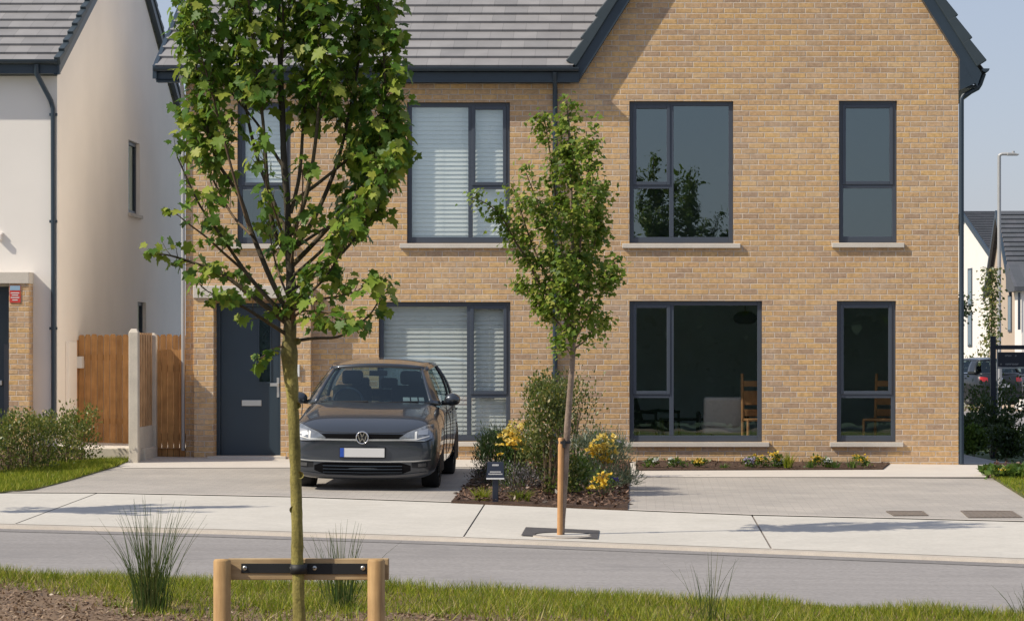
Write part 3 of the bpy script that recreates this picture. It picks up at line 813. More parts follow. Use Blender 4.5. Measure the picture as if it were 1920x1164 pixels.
    # box end at the foot of the rake
# right eaves: soffit, gutter along the side and its swan neck
ex, ezr = fx(1843), fz(137)
MB().prism([(XR+.002, YF-.16, zr-.02), (fx(1832), YF-.16, fz(140)), (fx(1832), YF-.16, fz(156)), (XR+.002, YF-.16, fz(171))], (0, .12, 0)).build('eaves_box', M['trim'], GR)
MB().box(XR+.002, fx(1836), YF-.03, YB, fz(166), fz(160)).build('soffit', M['trim'], GR)
def gutter_prof(r=.058): return [(r*math.cos(q), r*math.sin(q)) for q in [math.pi + i*math.pi/8 for i in range(9)]]
gp_ = gutter_prof(.05)
def gutter(name, p0, p1, parent, mat=M['trim']):
    "half round gutter along x or y"
    p0, p1 = Vector(p0), Vector(p1); t = (p1-p0).normalized(); s_ = Vector((t.y, -t.x, 0)) if abs(t.x) > .5 else Vector((1, 0, 0))
    s_ = Vector((0, 1, 0)) if abs(t.x) > .5 else Vector((1, 0, 0))
    mb = MB(); pr = gutter_prof(.056); out = []
    for P0 in (p0, p1):
        out += [P0 + s_*a + Vector((0, 0, b)) for a, b in pr] + [P0 + s_*a*.88 + Vector((0, 0, b*.88)) for a, b in pr[::-1]]
    n = len(pr)*2
    mb.add(out, [(i, (i+1) % n, n+(i+1) % n, n+i) for i in range(n)] + [tuple(range(n))[::-1], tuple(range(n, 2*n))])
    mb.add([out[0]+Vector((0,0,0)), *out[1:len(pr)]], [tuple(range(len(pr)))]); mb.add(out[n:n+len(pr)], [tuple(range(len(pr)))])
    return mb.build(name, mat, parent)
gutter('gutter', (fx(1845), YF-.18, fz(131)), (fx(1845), YB, fz(131)), H)
dp = MB(); xr = XR + .045
dp.tube([(fx(1845), YF+.02, fz(138)), (fx(1838), YF+.02, fz(158)), (fx(1834), YF+.02, fz(165)), (fx(1806), YF+.02, fz(180)), (xr, YF+.02, fz(186)), (xr, YF+.02, fz(200)), (xr, YF+.02, gz(4.5, 40)+.02)], .034, 10)
dp.build('downpipe', M['trim'], H)
# front eaves of the low roof
x0e, x1e = fx(297), fx(1086)
fa = MB().box(x0e, x1e, YF-.19, YF-.165, fz(157), fz(138)); fa.build('fascia', M['trim'], H)
MB().box(x0e, x1e, YF-.165, YF-.002, fz(156), fz(154)).build('soffit', M['trim'], H)
gutter('gutter', (x0e-.02, YF-.25, fz(130)), (x1e+.0, YF-.25, fz(130)), H)
xd = fx(1041)
dp = MB().tube([(xd, YF-.24, fz(138)), (xd, YF-.22, fz(148)), (xd, YF-.07, fz(166)), (xd, YF-.05, fz(176)), (xd, YF-.05, gz(xd, 40)+.04)], .034, 10)
for py in (250, 480, 700): dp.box(xd-.05, xd+.05, YF-.06, YF-.002, fz(py+3), fz(py-3))
dp.build('downpipe', M['trim'], H)
xd = fx(344)
dp = MB().tube([(xd, YF-.24, fz(138)), (xd, YF-.22, fz(150)), (xd-.0, YF-.04, fz(180)), (xd-.0, YF-.03, fz(195)), (xd-.0, YF-.03, gz(xd, 40)+.1)], .026, 10)
dp.build('downpipe', M['lamp_grey'], H)

# ================================================================ rendered house next door
LX, LY0, LY1 = -8.36, 41.5, 52.8
LH = wthing('rendered_house', 'cream rendered house with grey tiled roof and dark gutter beside the timber fence', 'house', (LX, LY0, 0))
s1 = F/LY0
lx = lambda px, Y=LY0: (px-CX)*Y/F
lz = lambda py, Y=LY0: HC + (CY-py)*Y/F
ez1 = lz(143); xw0 = -16.0; apy = (LY0+LY1)/2; TSL = .49; apz = ez1 + TSL*(apy-LY0) + .1
LD = (lx(-75), lx(25), -.1, lz(537))
m_ = MB(); wall_grid(m_, xw0, LX, -.2, ez1, LY0, [LD], .12)
m_.build('front_wall', M['white_render'], LH, recalc=False)
m_ = MB()
def sidewall(holes):
    ys = sorted(set([LY0, LY1] + [h for o in holes for h in o[:2]])); zs = sorted(set([-.2, ez1] + [h for o in holes for h in o[2:]]))
    for a, b in zip(ys, ys[1:]):
        for c, d in zip(zs, zs[1:]):
            if any(h[0] < (a+b)/2 < h[1] and h[2] < (c+d)/2 < h[3] for h in holes): continue
            m_.add([(LX, a, c), (LX, b, c), (LX, b, d), (LX, a, d)], [(0, 1, 2, 3)])
    for a, b, c, d in holes:
        x2 = LX - .13
        for q in ([(a, c), (a, d)], [(b, c), (b, d)], [(a, c), (b, c)], [(a, d), (b, d)]):
            (y0_, z0_), (y1_, z1_) = q
            m_.add([(LX, y0_, z0_), (x2, y0_, z0_), (x2, y1_, z1_), (LX, y1_, z1_)], [(0, 1, 2, 3)])
def side_at(px): return LX*F/(px-CX)
sw1 = (side_at(241), side_at(262), lz(400, 47.6), lz(264, 47.6)); sw2 = (side_at(258), side_at(274), lz(660, 48.5), lz(566, 48.5))
sidewall([sw1, sw2])
m_.poly([(LX, LY0, ez1), (LX, LY1, ez1), (LX, apy, apz)])
m_.add([(xw0, LY1, -.2), (LX, LY1, -.2), (LX, LY1, ez1), (xw0, LY1, ez1)], [(0, 1, 2, 3)])
m_.build('side_wall', M['render'], LH, recalc=False)
for a, b, c, d in (sw1, sw2):
    x1_ = LX-.06; f_ = MB(); w_ = .06
    for q in ((a, a+w_, c, d), (b-w_, b, c, d), (a+w_, b-w_, d-w_, d), (a+w_, b-w_, c, c+w_)): f_.box(x1_-.05, x1_, q[0], q[1], q[2], q[3])
    wo = f_.build('window', M['frame'], LH)
    MB().add([(x1_-.03, a+w_, c+w_), (x1_-.03, b-w_, c+w_), (x1_-.03, b-w_, d-w_), (x1_-.03, a+w_, d-w_)], [(0, 1, 2, 3)]).build('pane', M['glass'], wo, recalc=False)
    MB().add([(x1_-.12, a, c), (x1_-.12, b, c), (x1_-.12, b, d), (x1_-.12, a, d)], [(0, 1, 2, 3)]).build('dark_backing', M['car_dark'], wo, recalc=False)  # dark sheet behind the pane, standing in for the unlit room
    MB().box(LX-.06, LX+.05, a-.06, b+.06, c-.06, c-.004).build('sill', M['stone'], wo, bevel=.006)
rows = []; k = 0; ths = math.atan(TSL); yy0 = LY0-.28; zz0 = lz(118)-.03
rgy = apy
for side in (0, 1):
    k = 0
    while True:
        ya = yy0 + k*gauge*math.cos(ths); 
        if ya > rgy: break
        yb_ = min(ya + gauge*math.cos(ths), rgy); za = zz0 + (ya-yy0)*TSL; zb = zz0 + (yb_-yy0)*TSL
        xe = LX + .06
        if side == 0: rows.append(((xw0, ya, za), (xe, ya, za), (xw0, yb_, zb), (xe, yb_, zb), (0, -math.sin(ths), math.cos(ths))))
        else: rows.append(((xe, 2*rgy-ya, za), (xw0, 2*rgy-ya, za), (xe, 2*rgy-yb_, zb), (xw0, 2*rgy-yb_, zb), (0, math.sin(ths), math.cos(ths))))
        k += 1
LR = courses(rows, M['roof'], 'roof', LH)
rzz = zz0 + (rgy-yy0)*TSL
for sgn in (0, 1):
    f_ = (lambda y: y) if sgn == 0 else (lambda y: 2*rgy-y)
    MB().prism([(LX+.06, f_(yy0), zz0-.17), (LX+.06, f_(yy0), zz0+.0), (LX+.06, rgy, rzz), (LX+.06, rgy, rzz-.19)], (.03, 0, 0)).build('bargeboard', M['trim'], LR)
    MB().add([(LX+.002, f_(yy0), zz0-.165), (LX+.06, f_(yy0), zz0-.165), (LX+.06, rgy, rzz-.185), (LX+.002, rgy, rzz-.185)], [(0, 1, 2, 3)]).build('soffit', M['trim'], LR, recalc=False)
    cap = MB(); k = 0; du = Vector((0, math.cos(ths), math.sin(ths))); nn = Vector((0, -math.sin(ths), math.cos(ths)))
    while True:
        p = Vector((0, yy0-.02, zz0-.03)) + du*(k*.36); q = p + du*.375
        if q.y > rgy+.1: break
        o4 = [p, q, q+nn*.075, p+nn*.12]
        cap.prism([(LX+.02, f_(v.y), v.z) for v in o4], (.09, 0, 0)); k += 1
    cap.build('verge_cap', M['cap'], LR, bevel=.01)
MB().box(xw0, LX+.05, LY0-.24, LY0-.215, lz(141), lz(124)).build('fascia', M['trim'], LH)
MB().box(xw0, LX+.05, LY0-.215, LY0-.002, lz(140), lz(138)).build('soffit', M['trim'], LH)
gutter('gutter', (xw0, LY0-.30, lz(116)), (LX+.07, LY0-.30, lz(116)), LH)
xd = lx(76)
dp = MB().tube([(xd, LY0-.29, lz(124)), (xd, LY0-.27, lz(142)), (lx(97), LY0-.06, lz(190)), (lx(101), LY0-.05, lz(205)), (lx(102), LY0-.05, lz(800))], .036, 10)
dp.box(lx(94), lx(108), LY0-.06, LY0-.002, lz(218), lz(213)); dp.box(lx(94), lx(108), LY0-.06, LY0-.002, lz(418), lz(413)); dp.box(lx(94), lx(108), LY0-.06, LY0-.002, lz(618), lz(613))
dp.build('downpipe', M['trim'], LH)
pb = MB(); pd = .30
pb.box(LD[1]+.002, lx(62), LY0-pd, LY0-.002, -.1, lz(533)); pb.box(LD[0]-.35, LD[0]-.002, LY0-pd, LY0-.002, -.1, lz(533))
LP = pb.build('door_surround', M['brick'], LH)
MB().box(LD[0]-.36, lx(62)+.012, LY0-pd-.03, LY0-.003, lz(533)+.002, lz(511)).build('canopy', M['stone'], LP, bevel=.008)
# notice fixed to the brick: a pale blue head over a red field with white lines
st = MB().box(lx(27), lx(47), LY0-pd-.012, LY0-pd+.001, lz(568), lz(536), 0)
NB = st.build('alarm_plate', M['red'], LP)
MB().box(lx(27.5), lx(46.5), LY0-pd-.015, LY0-pd-.0121, lz(545), lz(536.5)).build('plate_head', M['sky_blue'], NB)
ln = MB()
for py, a, b in ((550, 29, 45), (554, 31, 43), (558.5, 29, 45), (563, 32, 42)): ln.box(lx(a), lx(b), LY0-pd-.015, LY0-pd-.0121, lz(py+.9), lz(py-.9))
ln.build('plate_lettering', M['plate'], NB)
dl = MB().box(LD[0], LD[1], LY0+.06, LY0+.11, -.1, LD[3]-.002); DL = dl.build('door', M['door'], LH, bevel=.004)
dg0, dg1 = lx(6), lx(23)
MB().box(dg0, dg1, LY0+.045, LY0+.0598, lz(800), lz(645)).build('door_panel', M['frame'], DL, bevel=.004)
MB().box(lx(-3), lx(3), LY0+.01, LY0+.06, lz(722), lz(713)).build('handle', M['steel'], DL, bevel=.003)
mbx = MB().box(lx(-4), lx(4), LY0-.09, LY0-.002, lz(450), lz(440)); mbx.box(lx(-6), lx(6), LY0-.05, LY0-.002, lz(440)+.001, lz(436)); mbx.build('vent_cowl', M['white_render'], LH, bevel=.004)
yb0, yb1 = side_at(122), side_at(137)
MB().box(LX+.002, LX+.06, yb0, yb1, lz(770, 42), lz(640, 42)).build('meter_box', M['render'], LH, bevel=.008)
MB().box(LX+.002, LX+.10, side_at(141), side_at(146), lz(690, 43), lz(668, 43)).build('junction_box', M['white_plastic'], LH, bevel=.006)

# ================================================================ timber fences
def picket_fence(t, x0, x1, y, z0, z1, w=.095, mat=M['fence'], scallop=.012, dz=0.0):
    m = MB(); n = max(1, round((x1-x0)/w)); w = (x1-x0)/n
    for i in range(n):
        a = x0 + i*w + .003; b = x0 + (i+1)*w - .003; j = .006*((i*7) % 3 - 1); zt_ = z1 + j*1.2
        m.prism([(a, y+j*.3, z0), (b, y+j*.3, z0), (b, y+j*.3, zt_-scallop), (a+(b-a)*.8, y+j*.3, zt_), (a+(b-a)*.2, y+j*.3, zt_), (a, y+j*.3, zt_-scallop)], (0, .018, 0))
    return m.build('boards', mat, t)
t = wthing('timber_fence', 'brown board fence in shade running from the cream house wall to the concrete post', 'fence', (-7.3, 43, .14))
o = picket_fence(t, lx(147, 43), fx(349)-.02, 43.0, .10, lz(627, 43), scallop=.03); o['kind'] = 'stuff'; del o['kind']
m = MB().box(lx(147, 43), fx(349)-.02, 43.02, 43.06, .45, .53).box(lx(147, 43), fx(349)-.02, 43.02, 43.06, 1.4, 1.48); m.build('rail', M['fence'], t)
m = MB().box(lx(143, 43)-.0, lx(147, 43)-.002, 42.96, 43.06, .05, 1.7); m.build('post', M['fence'], t)
t = wthing('boundary_fence', 'pale new slatted fence bay between two concrete posts at the house corner', 'fence', (-6.74, 39.3, .2))
XB = -6.74
m = MB(); n = 13; ya, yb_ = 38.66, 39.94
for i in range(n):
    a = ya + (yb_-ya)*i/n; b = ya + (yb_-ya)*(i+1)/n
    m.box(XB-.02, XB+.012+.014*(i % 2), a+.006, b-.006, .52, 1.79)
m.build('slats', M['fence_new'], t)
MB().box(XB-.02, XB+.03, ya, yb_, .0, .515).build('gravel_board', M['post_concrete'], t, bevel=.006)
for (y, zt_, nm) in ((38.58, 1.84, 0), (40.0, 1.79, 1)):
    m = MB(); a = .065
    prof = [(XB-a, y-a), (XB+a, y-a), (XB+a, y+a), (XB-a, y+a)]
    vs = [(x, yy, -.05) for x, yy in prof] + [(x, yy, zt_-.05) for x, yy in prof] + [(XB+(x-XB)*.6, y+(yy-y)*.6, zt_) for x, yy in prof]
    m.add(vs, [(0, 1, 5, 4), (1, 2, 6, 5), (2, 3, 7, 6), (3, 0, 4, 7), (4, 5, 9, 8), (5, 6, 10, 9), (6, 7, 11, 10), (7, 4, 8, 11), (8, 9, 10, 11)])
    m.build('post', M['post_concrete'], t, bevel=.01)
t = wthing('side_gate', 'light brown boarded side gate beside the brick house corner', 'gate', (-6.48, 40.02, 0))
picket_fence(t, fx(291), fx(346.5), 40.05, .02, fz(655), w=.085, scallop=.004, mat=M['gate'])
MB().box(fx(291), fx(346.5), 40.07, 40.10, .3, .4).build('ledge', M['fence'], t); MB().box(fx(291), fx(346.5), 40.07, 40.10, 1.25, 1.35).build('ledge', M['fence'], t)
t = MB().box(lx(161, 39), -6.66, 38.98, 39.12, -.05, .23).box(-6.78, -6.66, 39.122, 39.98, -.05, .22).build('low_wall', M['post_concrete'], bevel=.012)
tag(t, 'low concrete retaining wall below the timber fence at the drive edge', 'wall')
# ================================================================ cars (built nose towards -y, base on z = 0)
def bake_subsurf(o, lv=2):
    s = o.modifiers.new('s', 'SUBSURF'); s.levels = lv; s.render_levels = lv
    dg = bpy.context.evaluated_depsgraph_get(); me = bpy.data.meshes.new_from_object(o.evaluated_get(dg))
    o.modifiers.clear(); old = o.data; o.data = me; me.name = old.name
    return o
def smooth(o):
    o.data.polygons.foreach_set('use_smooth', [True]*len(o.data.polygons)); return o
def make_car(name, label, paint, group=None, plate_text=True, badge=True):
    C = thing(name, label, 'car', (0, 0, 0), 0, group)
    #   y     zb   wb   w    zw   ws   zs   wt   zt   zc
    ST = [
     (0.00, .26, .46, .60, .44, .58, .57, .52, .655, .665),
     (0.035, .16, .62, .75, .43, .735, .60, .65, .690, .700),
     (0.11, .125, .70, .83, .45, .815, .64, .70, .735, .75),
     (0.26, .125, .74, .868, .50, .85, .70, .73, .80, .815),
     (0.58, .15, .77, .878, .56, .856, .775, .72, .885, .905),
     (0.98, .165, .78, .872, .58, .85, .83, .695, .955, .972),
     (1.24, .165, .78, .872, .60, .852, .87, .715, .992, 1.005),
     (1.60, .165, .78, .872, .60, .852, .88, .74, .985, .985),
     (3.00, .165, .78, .872, .60, .852, .90, .76, 1.00, 1.00),
     (3.70, .18, .77, .87, .62, .845, .90, .74, 1.01, 1.01),
     (4.02, .22, .72, .84, .60, .81, .88, .70, 1.00, 1.01),
     (4.16, .27, .64, .76, .56, .73, .82, .62, .93, .95),
     (4.22, .36, .50, .62, .55, .60, .74, .5, .80, .82)]
    mb = MB(); vs = []
    for (y, zb, wb, w, zw, ws, zs, wt, zt, zc) in ST:
        half = [(wb, zb), (w*.975, zb+.10), (w, zw), (ws, zs), (wt, zt), (wt*.62, zt+(zc-zt)*.55+.010)]
        ring = [(0, zb)] + half + [(0, zc)] + [(-a, b) for a, b in half[::-1]]
        vs += [(a, y, b) for a, b in ring]
    n = 14; fs = [(i*n+j, i*n+(j+1) % n, (i+1)*n+(j+1) % n, (i+1)*n+j) for i in range(len(ST)-1) for j in range(n)]
    # end caps as quad strips across the ring
    for base, flip in ((0, False), ((len(ST)-1)*n, True)):
        q = [(0, 1, 13), (1, 2, 12, 13), (2, 3, 11, 12), (3, 4, 10, 11), (4, 5, 9, 10), (5, 6, 8, 9), (6, 7, 8)]
        fs += [tuple(base+i for i in (f if flip else f[::-1])) for f in q]
    mb.add(vs, fs, True); body = mb.build('body', paint, C); bake_subsurf(body, 3); smooth(body)
    bvh = BVHTree.FromPolygons([v.co for v in body.data.vertices], [p.vertices[:] for p in body.data.polygons])
    def fy(x, z):
        h = bvh.ray_cast(Vector((x, -2, z)), Vector((0, 1, 0))); return h[0].y if h[0] else .3
    def ry(x, z):
        h = bvh.ray_cast(Vector((x, 7, z)), Vector((0, -1, 0))); return h[0].y if h[0] else 4.0
    def patch(nm, outline, mat, parent=C, lift=.006, rear=False, m=14, kk=4, sm=True, dep=.02):
        "panel lying on the nose (or tail): outline = list of (x, z_low, z_high) from one side to the other"
        xs = np.linspace(outline[0][0], outline[-1][0], m); ox = [o[0] for o in outline]
        lo = np.interp(xs, ox, [o[1] for o in outline]); hi = np.interp(xs, ox, [o[2] for o in outline]); v = []
        for x, a, b in zip(xs, lo, hi):
            for q in range(kk):
                z = a + (b-a)*q/(kk-1); y = ry(x, z)+lift if rear else fy(x, z)-lift
                v.append((x, y, z))
        f = [(i*kk+q, i*kk+q+1, (i+1)*kk+q+1, (i+1)*kk+q) for i in range(m-1) for q in range(kk-1)]
        g = MB().add(v, f, sm)
        # rim turned back to the bodywork so that the panel has thickness
        rim = [i*kk for i in range(m)] + [(m-1)*kk+q for q in range(1, kk)] + [i*kk+kk-1 for i in range(m-2, -1, -1)] + [q for q in range(kk-2, 0, -1)]
        d = (-dep if rear else dep)
        back = [(v[i][0], v[i][1]+d, v[i][2]) for i in rim]; nb = len(rim)
        g.add([v[i] for i in rim] + back, [(i, (i+1) % nb, nb+(i+1) % nb, nb+i) for i in range(nb)])
        return g.build(nm, mat, parent)
    mir = lambda o: [(-a, b, c) for a, b, c in o[::-1]]
    # nose ------------------------------------------------------------
    patch('grille', [(-.47, .612, .662), (0, .607, .662), (.47, .612, .662)], M['grille'], m=24, lift=.008)
    patch('grille_strip', [(-.72, .585, .593), (-.45, .588, .606), (0, .583, .603), (.45, .588, .606), (.72, .585, .593)], M['steel'], lift=.02, m=28)
    patch('hood_shutline', [(-.74, .752, .758), (-.45, .676, .682), (0, .672, .678), (.45, .676, .682), (.74, .752, .758)], M['car_dark'], lift=.003, m=30)
    for s in (1, -1):
        hl = [(.43, .597, .622), (.52, .585, .685), (.64, .580, .732), (.735, .586, .768), (.80, .62, .768)]
        hs = hl if s > 0 else mir(hl)
        bez = [(a+(.012 if a > .5 else -.012), b-.010, c+.010) for a, b, c in hl]; bez = bez if s > 0 else mir(bez)
        hb = patch('headlight', bez, M['car_dark'], m=18, lift=.004)
        patch('lens', hs, M['lens'], hb, m=18, lift=.011)
        r1 = [(.605, .603, .69), (.63, .605, .70)]; r1 = r1 if s > 0 else mir(r1)
        patch('reflector', r1, M['white_plastic'], hb, m=4, lift=.014)
        r2 = [(.645, .655, .700), (.75, .66, .725)]; r2 = r2 if s > 0 else mir(r2)
        patch('lamp_bowl', r2, M['steel'], hb, m=8, lift=.014)
        r3 = [(.47, .597, .606), (.62, .597, .609), (.77, .635, .649)]; r3 = r3 if s > 0 else mir(r3)
        patch('daylight_strip', r3, M['white_plastic'], hb, m=10, lift=.015)
        fg = [(.57, .275, .335), (.66, .27, .34), (.755, .285, .345)]; fg = fg if s > 0 else mir(fg)
        fo = patch('fog_recess', fg, M['car_dark'], m=10, lift=.003)
        f2 = [(.645, .285, .325), (.735, .29, .33)]; f2 = f2 if s > 0 else mir(f2)
        patch('fog_lamp', f2, M['fog'], fo, m=8, lift=.009)
    patch('intake', [(-.56, .24, .30), (-.46, .202, .330), (0, .192, .330), (.46, .202, .330), (.56, .24, .30)], M['grille'], m=28, lift=.002)
    for z in (.215, .252, .289): patch('intake_bar', [(-.46, z, z+.008), (0, z-.006, z+.003), (.46, z, z+.008)], M['trim'], m=22, lift=.008, kk=2)
    patch('chrome_strip', [(-.79, .362, .372), (-.60, .345, .358), (-.3, .338, .351), (0, .337, .350), (.3, .338, .351), (.60, .345, .358), (.79, .362, .372)], M['steel'], lift=.015, m=34, dep=.03)
    patch('front_lip', [(-.80, .205, .232), (-.4, .158, .188), (0, .152, .180), (.4, .158, .188), (.80, .205, .232)], M['bumper'], lift=.014, m=28, dep=.05)
    py = min(fy(0, .46), fy(0, .40)) - .028
    pl = MB().box(-.268, .268, py, py+.03, .385, .51).build('number_plate', M['car_dark'], C, bevel=.004)
    MB().box(-.258, .258, py-.004, py-.0005, .396, .50).build('plate_face', M['plate'], pl)
    MB().box(-.258, -.212, py-.007, py-.0045, .396, .50).build('plate_band', M['blue'], pl)
    if badge:
        ec = Vector((0, fy(0, .62)-.032, .622)); e = MB()
        e.lathe([(.0, .020), (.072, .020), (.072, .0), (0, 0)], ec, 'y', 28); em = e.build('emblem', M['car_dark'], C)
        e = MB(); ring = [ec + Vector((.069*math.cos(q), -.004, .069*math.sin(q))) for q in np.linspace(0, 2*math.pi, 33)]
        e.tube(ring, .0075, 8, caps=False)
        def stroke(a, b, w=.0115):
            a, b = Vector((a[0], 0, a[1])), Vector((b[0], 0, b[1])); d = (b-a).normalized(); p_ = Vector((-d.z, 0, d.x))*w*.5
            e.prism([ec+a+p_+Vector((0, -.010, 0)), ec+b+p_+Vector((0, -.010, 0)), ec+b-p_+Vector((0, -.010, 0)), ec+a-p_+Vector((0, -.010, 0))], (0, .010, 0))
        for s in (1, -1):
            stroke((s*.026, .060), (0, .008)); stroke((s*.052, .040), (s*.024, -.052)); stroke((s*.027, -.052), (0, -.006))
        e.build('emblem_marks', M['chrome'], em)
    # cabin: pillars and roof panels with open glass -------------------
    def lerp(a, b, t): return Vector(a)*(1-t) + Vector(b)*t
    def cowl(u): return Vector((.735*u, 1.10 + .20*u*u, .972))
    def head(u): return Vector((.555*u, 1.80 + .10*u*u, 1.405 - .03*u*u))
    def tailtop(u): return Vector((.54*u, 3.78 - .07*u*u, 1.40 - .03*u*u))
    def tailbot(u): return Vector((.68*u, 4.10 - .10*u*u, 1.0))
    def grid(nm, fn, nu, nv, mat, parent=C, solid=0.0):
        v = [fn(i/(nu-1), j/(nv-1)) for j in range(nv) for i in range(nu)]
        f = [(j*nu+i, j*nu+i+1, (j+1)*nu+i+1, (j+1)*nu+i) for j in range(nv-1) for i in range(nu-1)]
        o = MB().add(v, f, True).build(nm, mat, parent)
        if solid:
            s = o.modifiers.new('solid', 'SOLIDIFY'); s.thickness = solid; s.offset = 0
        return o
    def roofpt(i, j):
        u = i*2-1; a, b = head(u), tailtop(u); p = lerp(a, b, j)
        p.z += .078*math.sin(math.pi*min(1, j*.9+.02))*(1-.35*u*u)*(1) ; p.x *= 1 + .11*math.sin(math.pi*j)
        return p
    RP = grid('roof_panel', roofpt, 15, 14, paint, solid=.03)
    def bulge(a, b, t, k=.045):
        p = lerp(a, b, t); p.y -= k*math.sin(math.pi*t); p.z += k*.6*math.sin(math.pi*t); return p
    W0 = .93
    WS = grid('windscreen', lambda i, j: bulge(cowl((i*2-1)*W0), head((i*2-1)*W0), j), 15, 8, M['car_glass'])
    # black screen border
    grid('screen_border', lambda i, j: bulge(cowl((i*2-1)*W0), head((i*2-1)*W0), j*.055-.02) + Vector((0, -.003, .002)), 15, 3, M['car_dark'], WS)
    grid('screen_border', lambda i, j: bulge(cowl((i*2-1)*W0), head((i*2-1)*W0), .955+j*.045) + Vector((0, -.003, .002)), 15, 3, M['car_dark'], WS)
    grid('rear_screen', lambda i, j: lerp(tailtop((i*2-1)*.92), tailbot((i*2-1)*.92), j), 9, 5, M['car_glass'])
    grid('tailgate_rim', lambda i, j: lerp(tailtop(i*2-1), tailbot(i*2-1), 1.0+.12*j) + Vector((0, .012, 0)), 9, 3, paint, solid=.03)
    def rail(s, t): p = roofpt(1.0 if s > 0 else 0.0, t); return p
    def belt(s, t): return Vector((s*(.815-.05*t*t), 1.30 + 2.62*t, .965+.045*t))
    for s in (1, -1):
        # A pillar, from the wing to the roof
        def ap(i, j, s=s):
            a = bulge(cowl(s*W0), head(s*W0), j) + Vector((0, -.004, 0)); b = lerp((s*.80, 1.42, .955), rail(s, .06), j)
            return lerp(a, b, i)
        grid('windscreen_pillar', ap, 4, 10, paint, solid=.03)
        def side(t0, t1, lo=0.0, hi=1.0, push=0.0):
            def fn(i, j, s=s):
                t = t0 + (t1-t0)*i
                lo_t = .05 + t*.95; p = lerp(belt(s, lo_t), rail(s, .05 + t*.93), lo + (hi-lo)*j)
                p.x += s*(.035*math.sin(math.pi*(lo+(hi-lo)*j)) + push); return p
            return fn
        sg = grid('side_glass', side(.02, .80, .02, .93), 12, 6, M['car_glass'])
        grid('window_trim', side(.0, .86, -.02, .035, .007), 14, 3, M['chrome'], sg)
        grid('pillar', side(.42, .47, .0, 1.0, .006), 3, 6, M['car_dark'], solid=.02)
        grid('rear_pillar', side(.79, 1.0, -.05, 1.0, .003), 5, 6, paint, solid=.03)
        grid('roof_rail', side(.0, 1.0, .92, 1.01, .003), 14, 3, paint, solid=.03)
        # door mirror
        mc = Vector((s*.93, 1.58, 1.015)); mm = MB(); rings = []
        for q, (yy, rx_, rz_) in enumerate([(-.075, .02, .016), (-.06, .062, .05), (-.02, .088, .068), (.035, .092, .072), (.06, .085, .066)]):
            rings.append([(mc.x + 1.08*rx_*math.cos(a) , mc.y+yy, mc.z + 1.1*rz_*math.sin(a)) for a in np.linspace(0, 2*math.pi, 15)[:-1]])
        v = [p for r_ in rings for p in r_]; nn = 14
        mm.add(v, [(i*nn+k, i*nn+(k+1) % nn, (i+1)*nn+(k+1) % nn, (i+1)*nn+k) for i in range(4) for k in range(nn)] + [tuple(range(nn))[::-1], tuple(range(4*nn, 5*nn))], True)
        mo = mm.build('door_mirror', paint, C)
        MB().tube([(s*.80, 1.58, .975), (s*.86, 1.585, .97), (s*.90, 1.59, .985)], [.03, .022, .026], 8).build('mirror_arm', M['car_dark'], mo)
        # wheels
        for wy in (.86, 3.48):
            wc = (s*.735, wy, .31); w = MB()
            w.lathe([(.20, s*.10), (.29, s*.105), (.312, s*.085), (.315, s*.03), (.315, -s*.06), (.30, -s*.10), (.19, -s*.10)], wc, 'x', 28)
            wo = w.build('wheel', M['tyre'], C)
            rm = MB(); rm.lathe([(.205, s*.09), (.20, s*.07), (.175, s*.05), (.0, s*.045)], wc, 'x', 24)
            for k in range(5):
                q = 2*math.pi*k/5 + .3; d = Vector((0, math.cos(q), math.sin(q))); p_ = Vector((0, -d.z, d.y))
                c_ = Vector(wc); rm.prism([c_+d*.03+p_*.03+Vector((s*.085, 0, 0)), c_+d*.195+p_*.02+Vector((s*.088, 0, 0)), c_+d*.195-p_*.02+Vector((s*.088, 0, 0)), c_+d*.03-p_*.03+Vector((s*.085, 0, 0))], (-s*.03, 0, 0))
            rm.build('rim', M['steel'], wo)
            ar = MB(); ctr = Vector((s*.848, wy, .315)); pr = [ctr + Vector((0, .35*math.cos(q), .355*math.sin(q))) for q in np.linspace(-.35, math.pi+.35, 20)]
            ar.prism(pr, (s*.014, 0, 0)); ar.build('wheel_arch', M['car_dark'], C)
        # doors are drawn by their shut lines and handles
        for wy, nm in ((2.42, .0), (3.42, .0)):
            MB().box(s*.868-.012, s*.868+.012, wy-.20, wy-.02, .83, .855).build('door_handle', paint, C, bevel=.006)
        sl_ = MB().tube([(s*.868, 1.42, .95), (s*.8775, 1.40, .80), (s*.879, 1.38, .6), (s*.874, 1.40, .3)], .005, 6)
        sl_.tube([(s*.862, 2.50, .96), (s*.876, 2.51, .80), (s*.879, 2.52, .6), (s*.874, 2.52, .3)], .005, 6); sl_.build('door_shutline', M['car_dark'], C)
        tl = [(.50, .74, .86), (.60, .73, .88), (.735, .76, .885)]; tl = tl if s > 0 else mir(tl)
        patch('tail_light', tl, M['tail'], rear=True, m=10, lift=.012, dep=.05)
    # wipers, bonnet jets, inside
    for a, b in (((-.62, 1.20, .985), (-.05, 1.12, 1.0)), ((.05, 1.10, .985), (.55, 1.20, 1.0))):
        MB().tube([a, b], .009, 6).build('wiper', M['car_dark'], C)
    ins = MB().box(-.70, .70, 1.30, 1.75, .70, .985).box(-.74, .74, 1.3, 4.05, .35, .70)
    ins.build('dashboard', M['car_dark'], C, bevel=.03)
    for x in (-.36, .36):
        st = MB().box(x-.24, x+.24, 2.25, 2.42, .62, 1.16); so_ = st.build('car_seat', M['car_dark'], C, bevel=.06)
        MB().box(x-.13, x+.13, 2.30, 2.40, 1.165, 1.34).build('headrest', M['car_dark'], so_, bevel=.04)
    st = MB().box(-.62, .62, 3.30, 3.45, .62, 1.08); so_ = st.build('car_seat', M['car_dark'], C, bevel=.05)
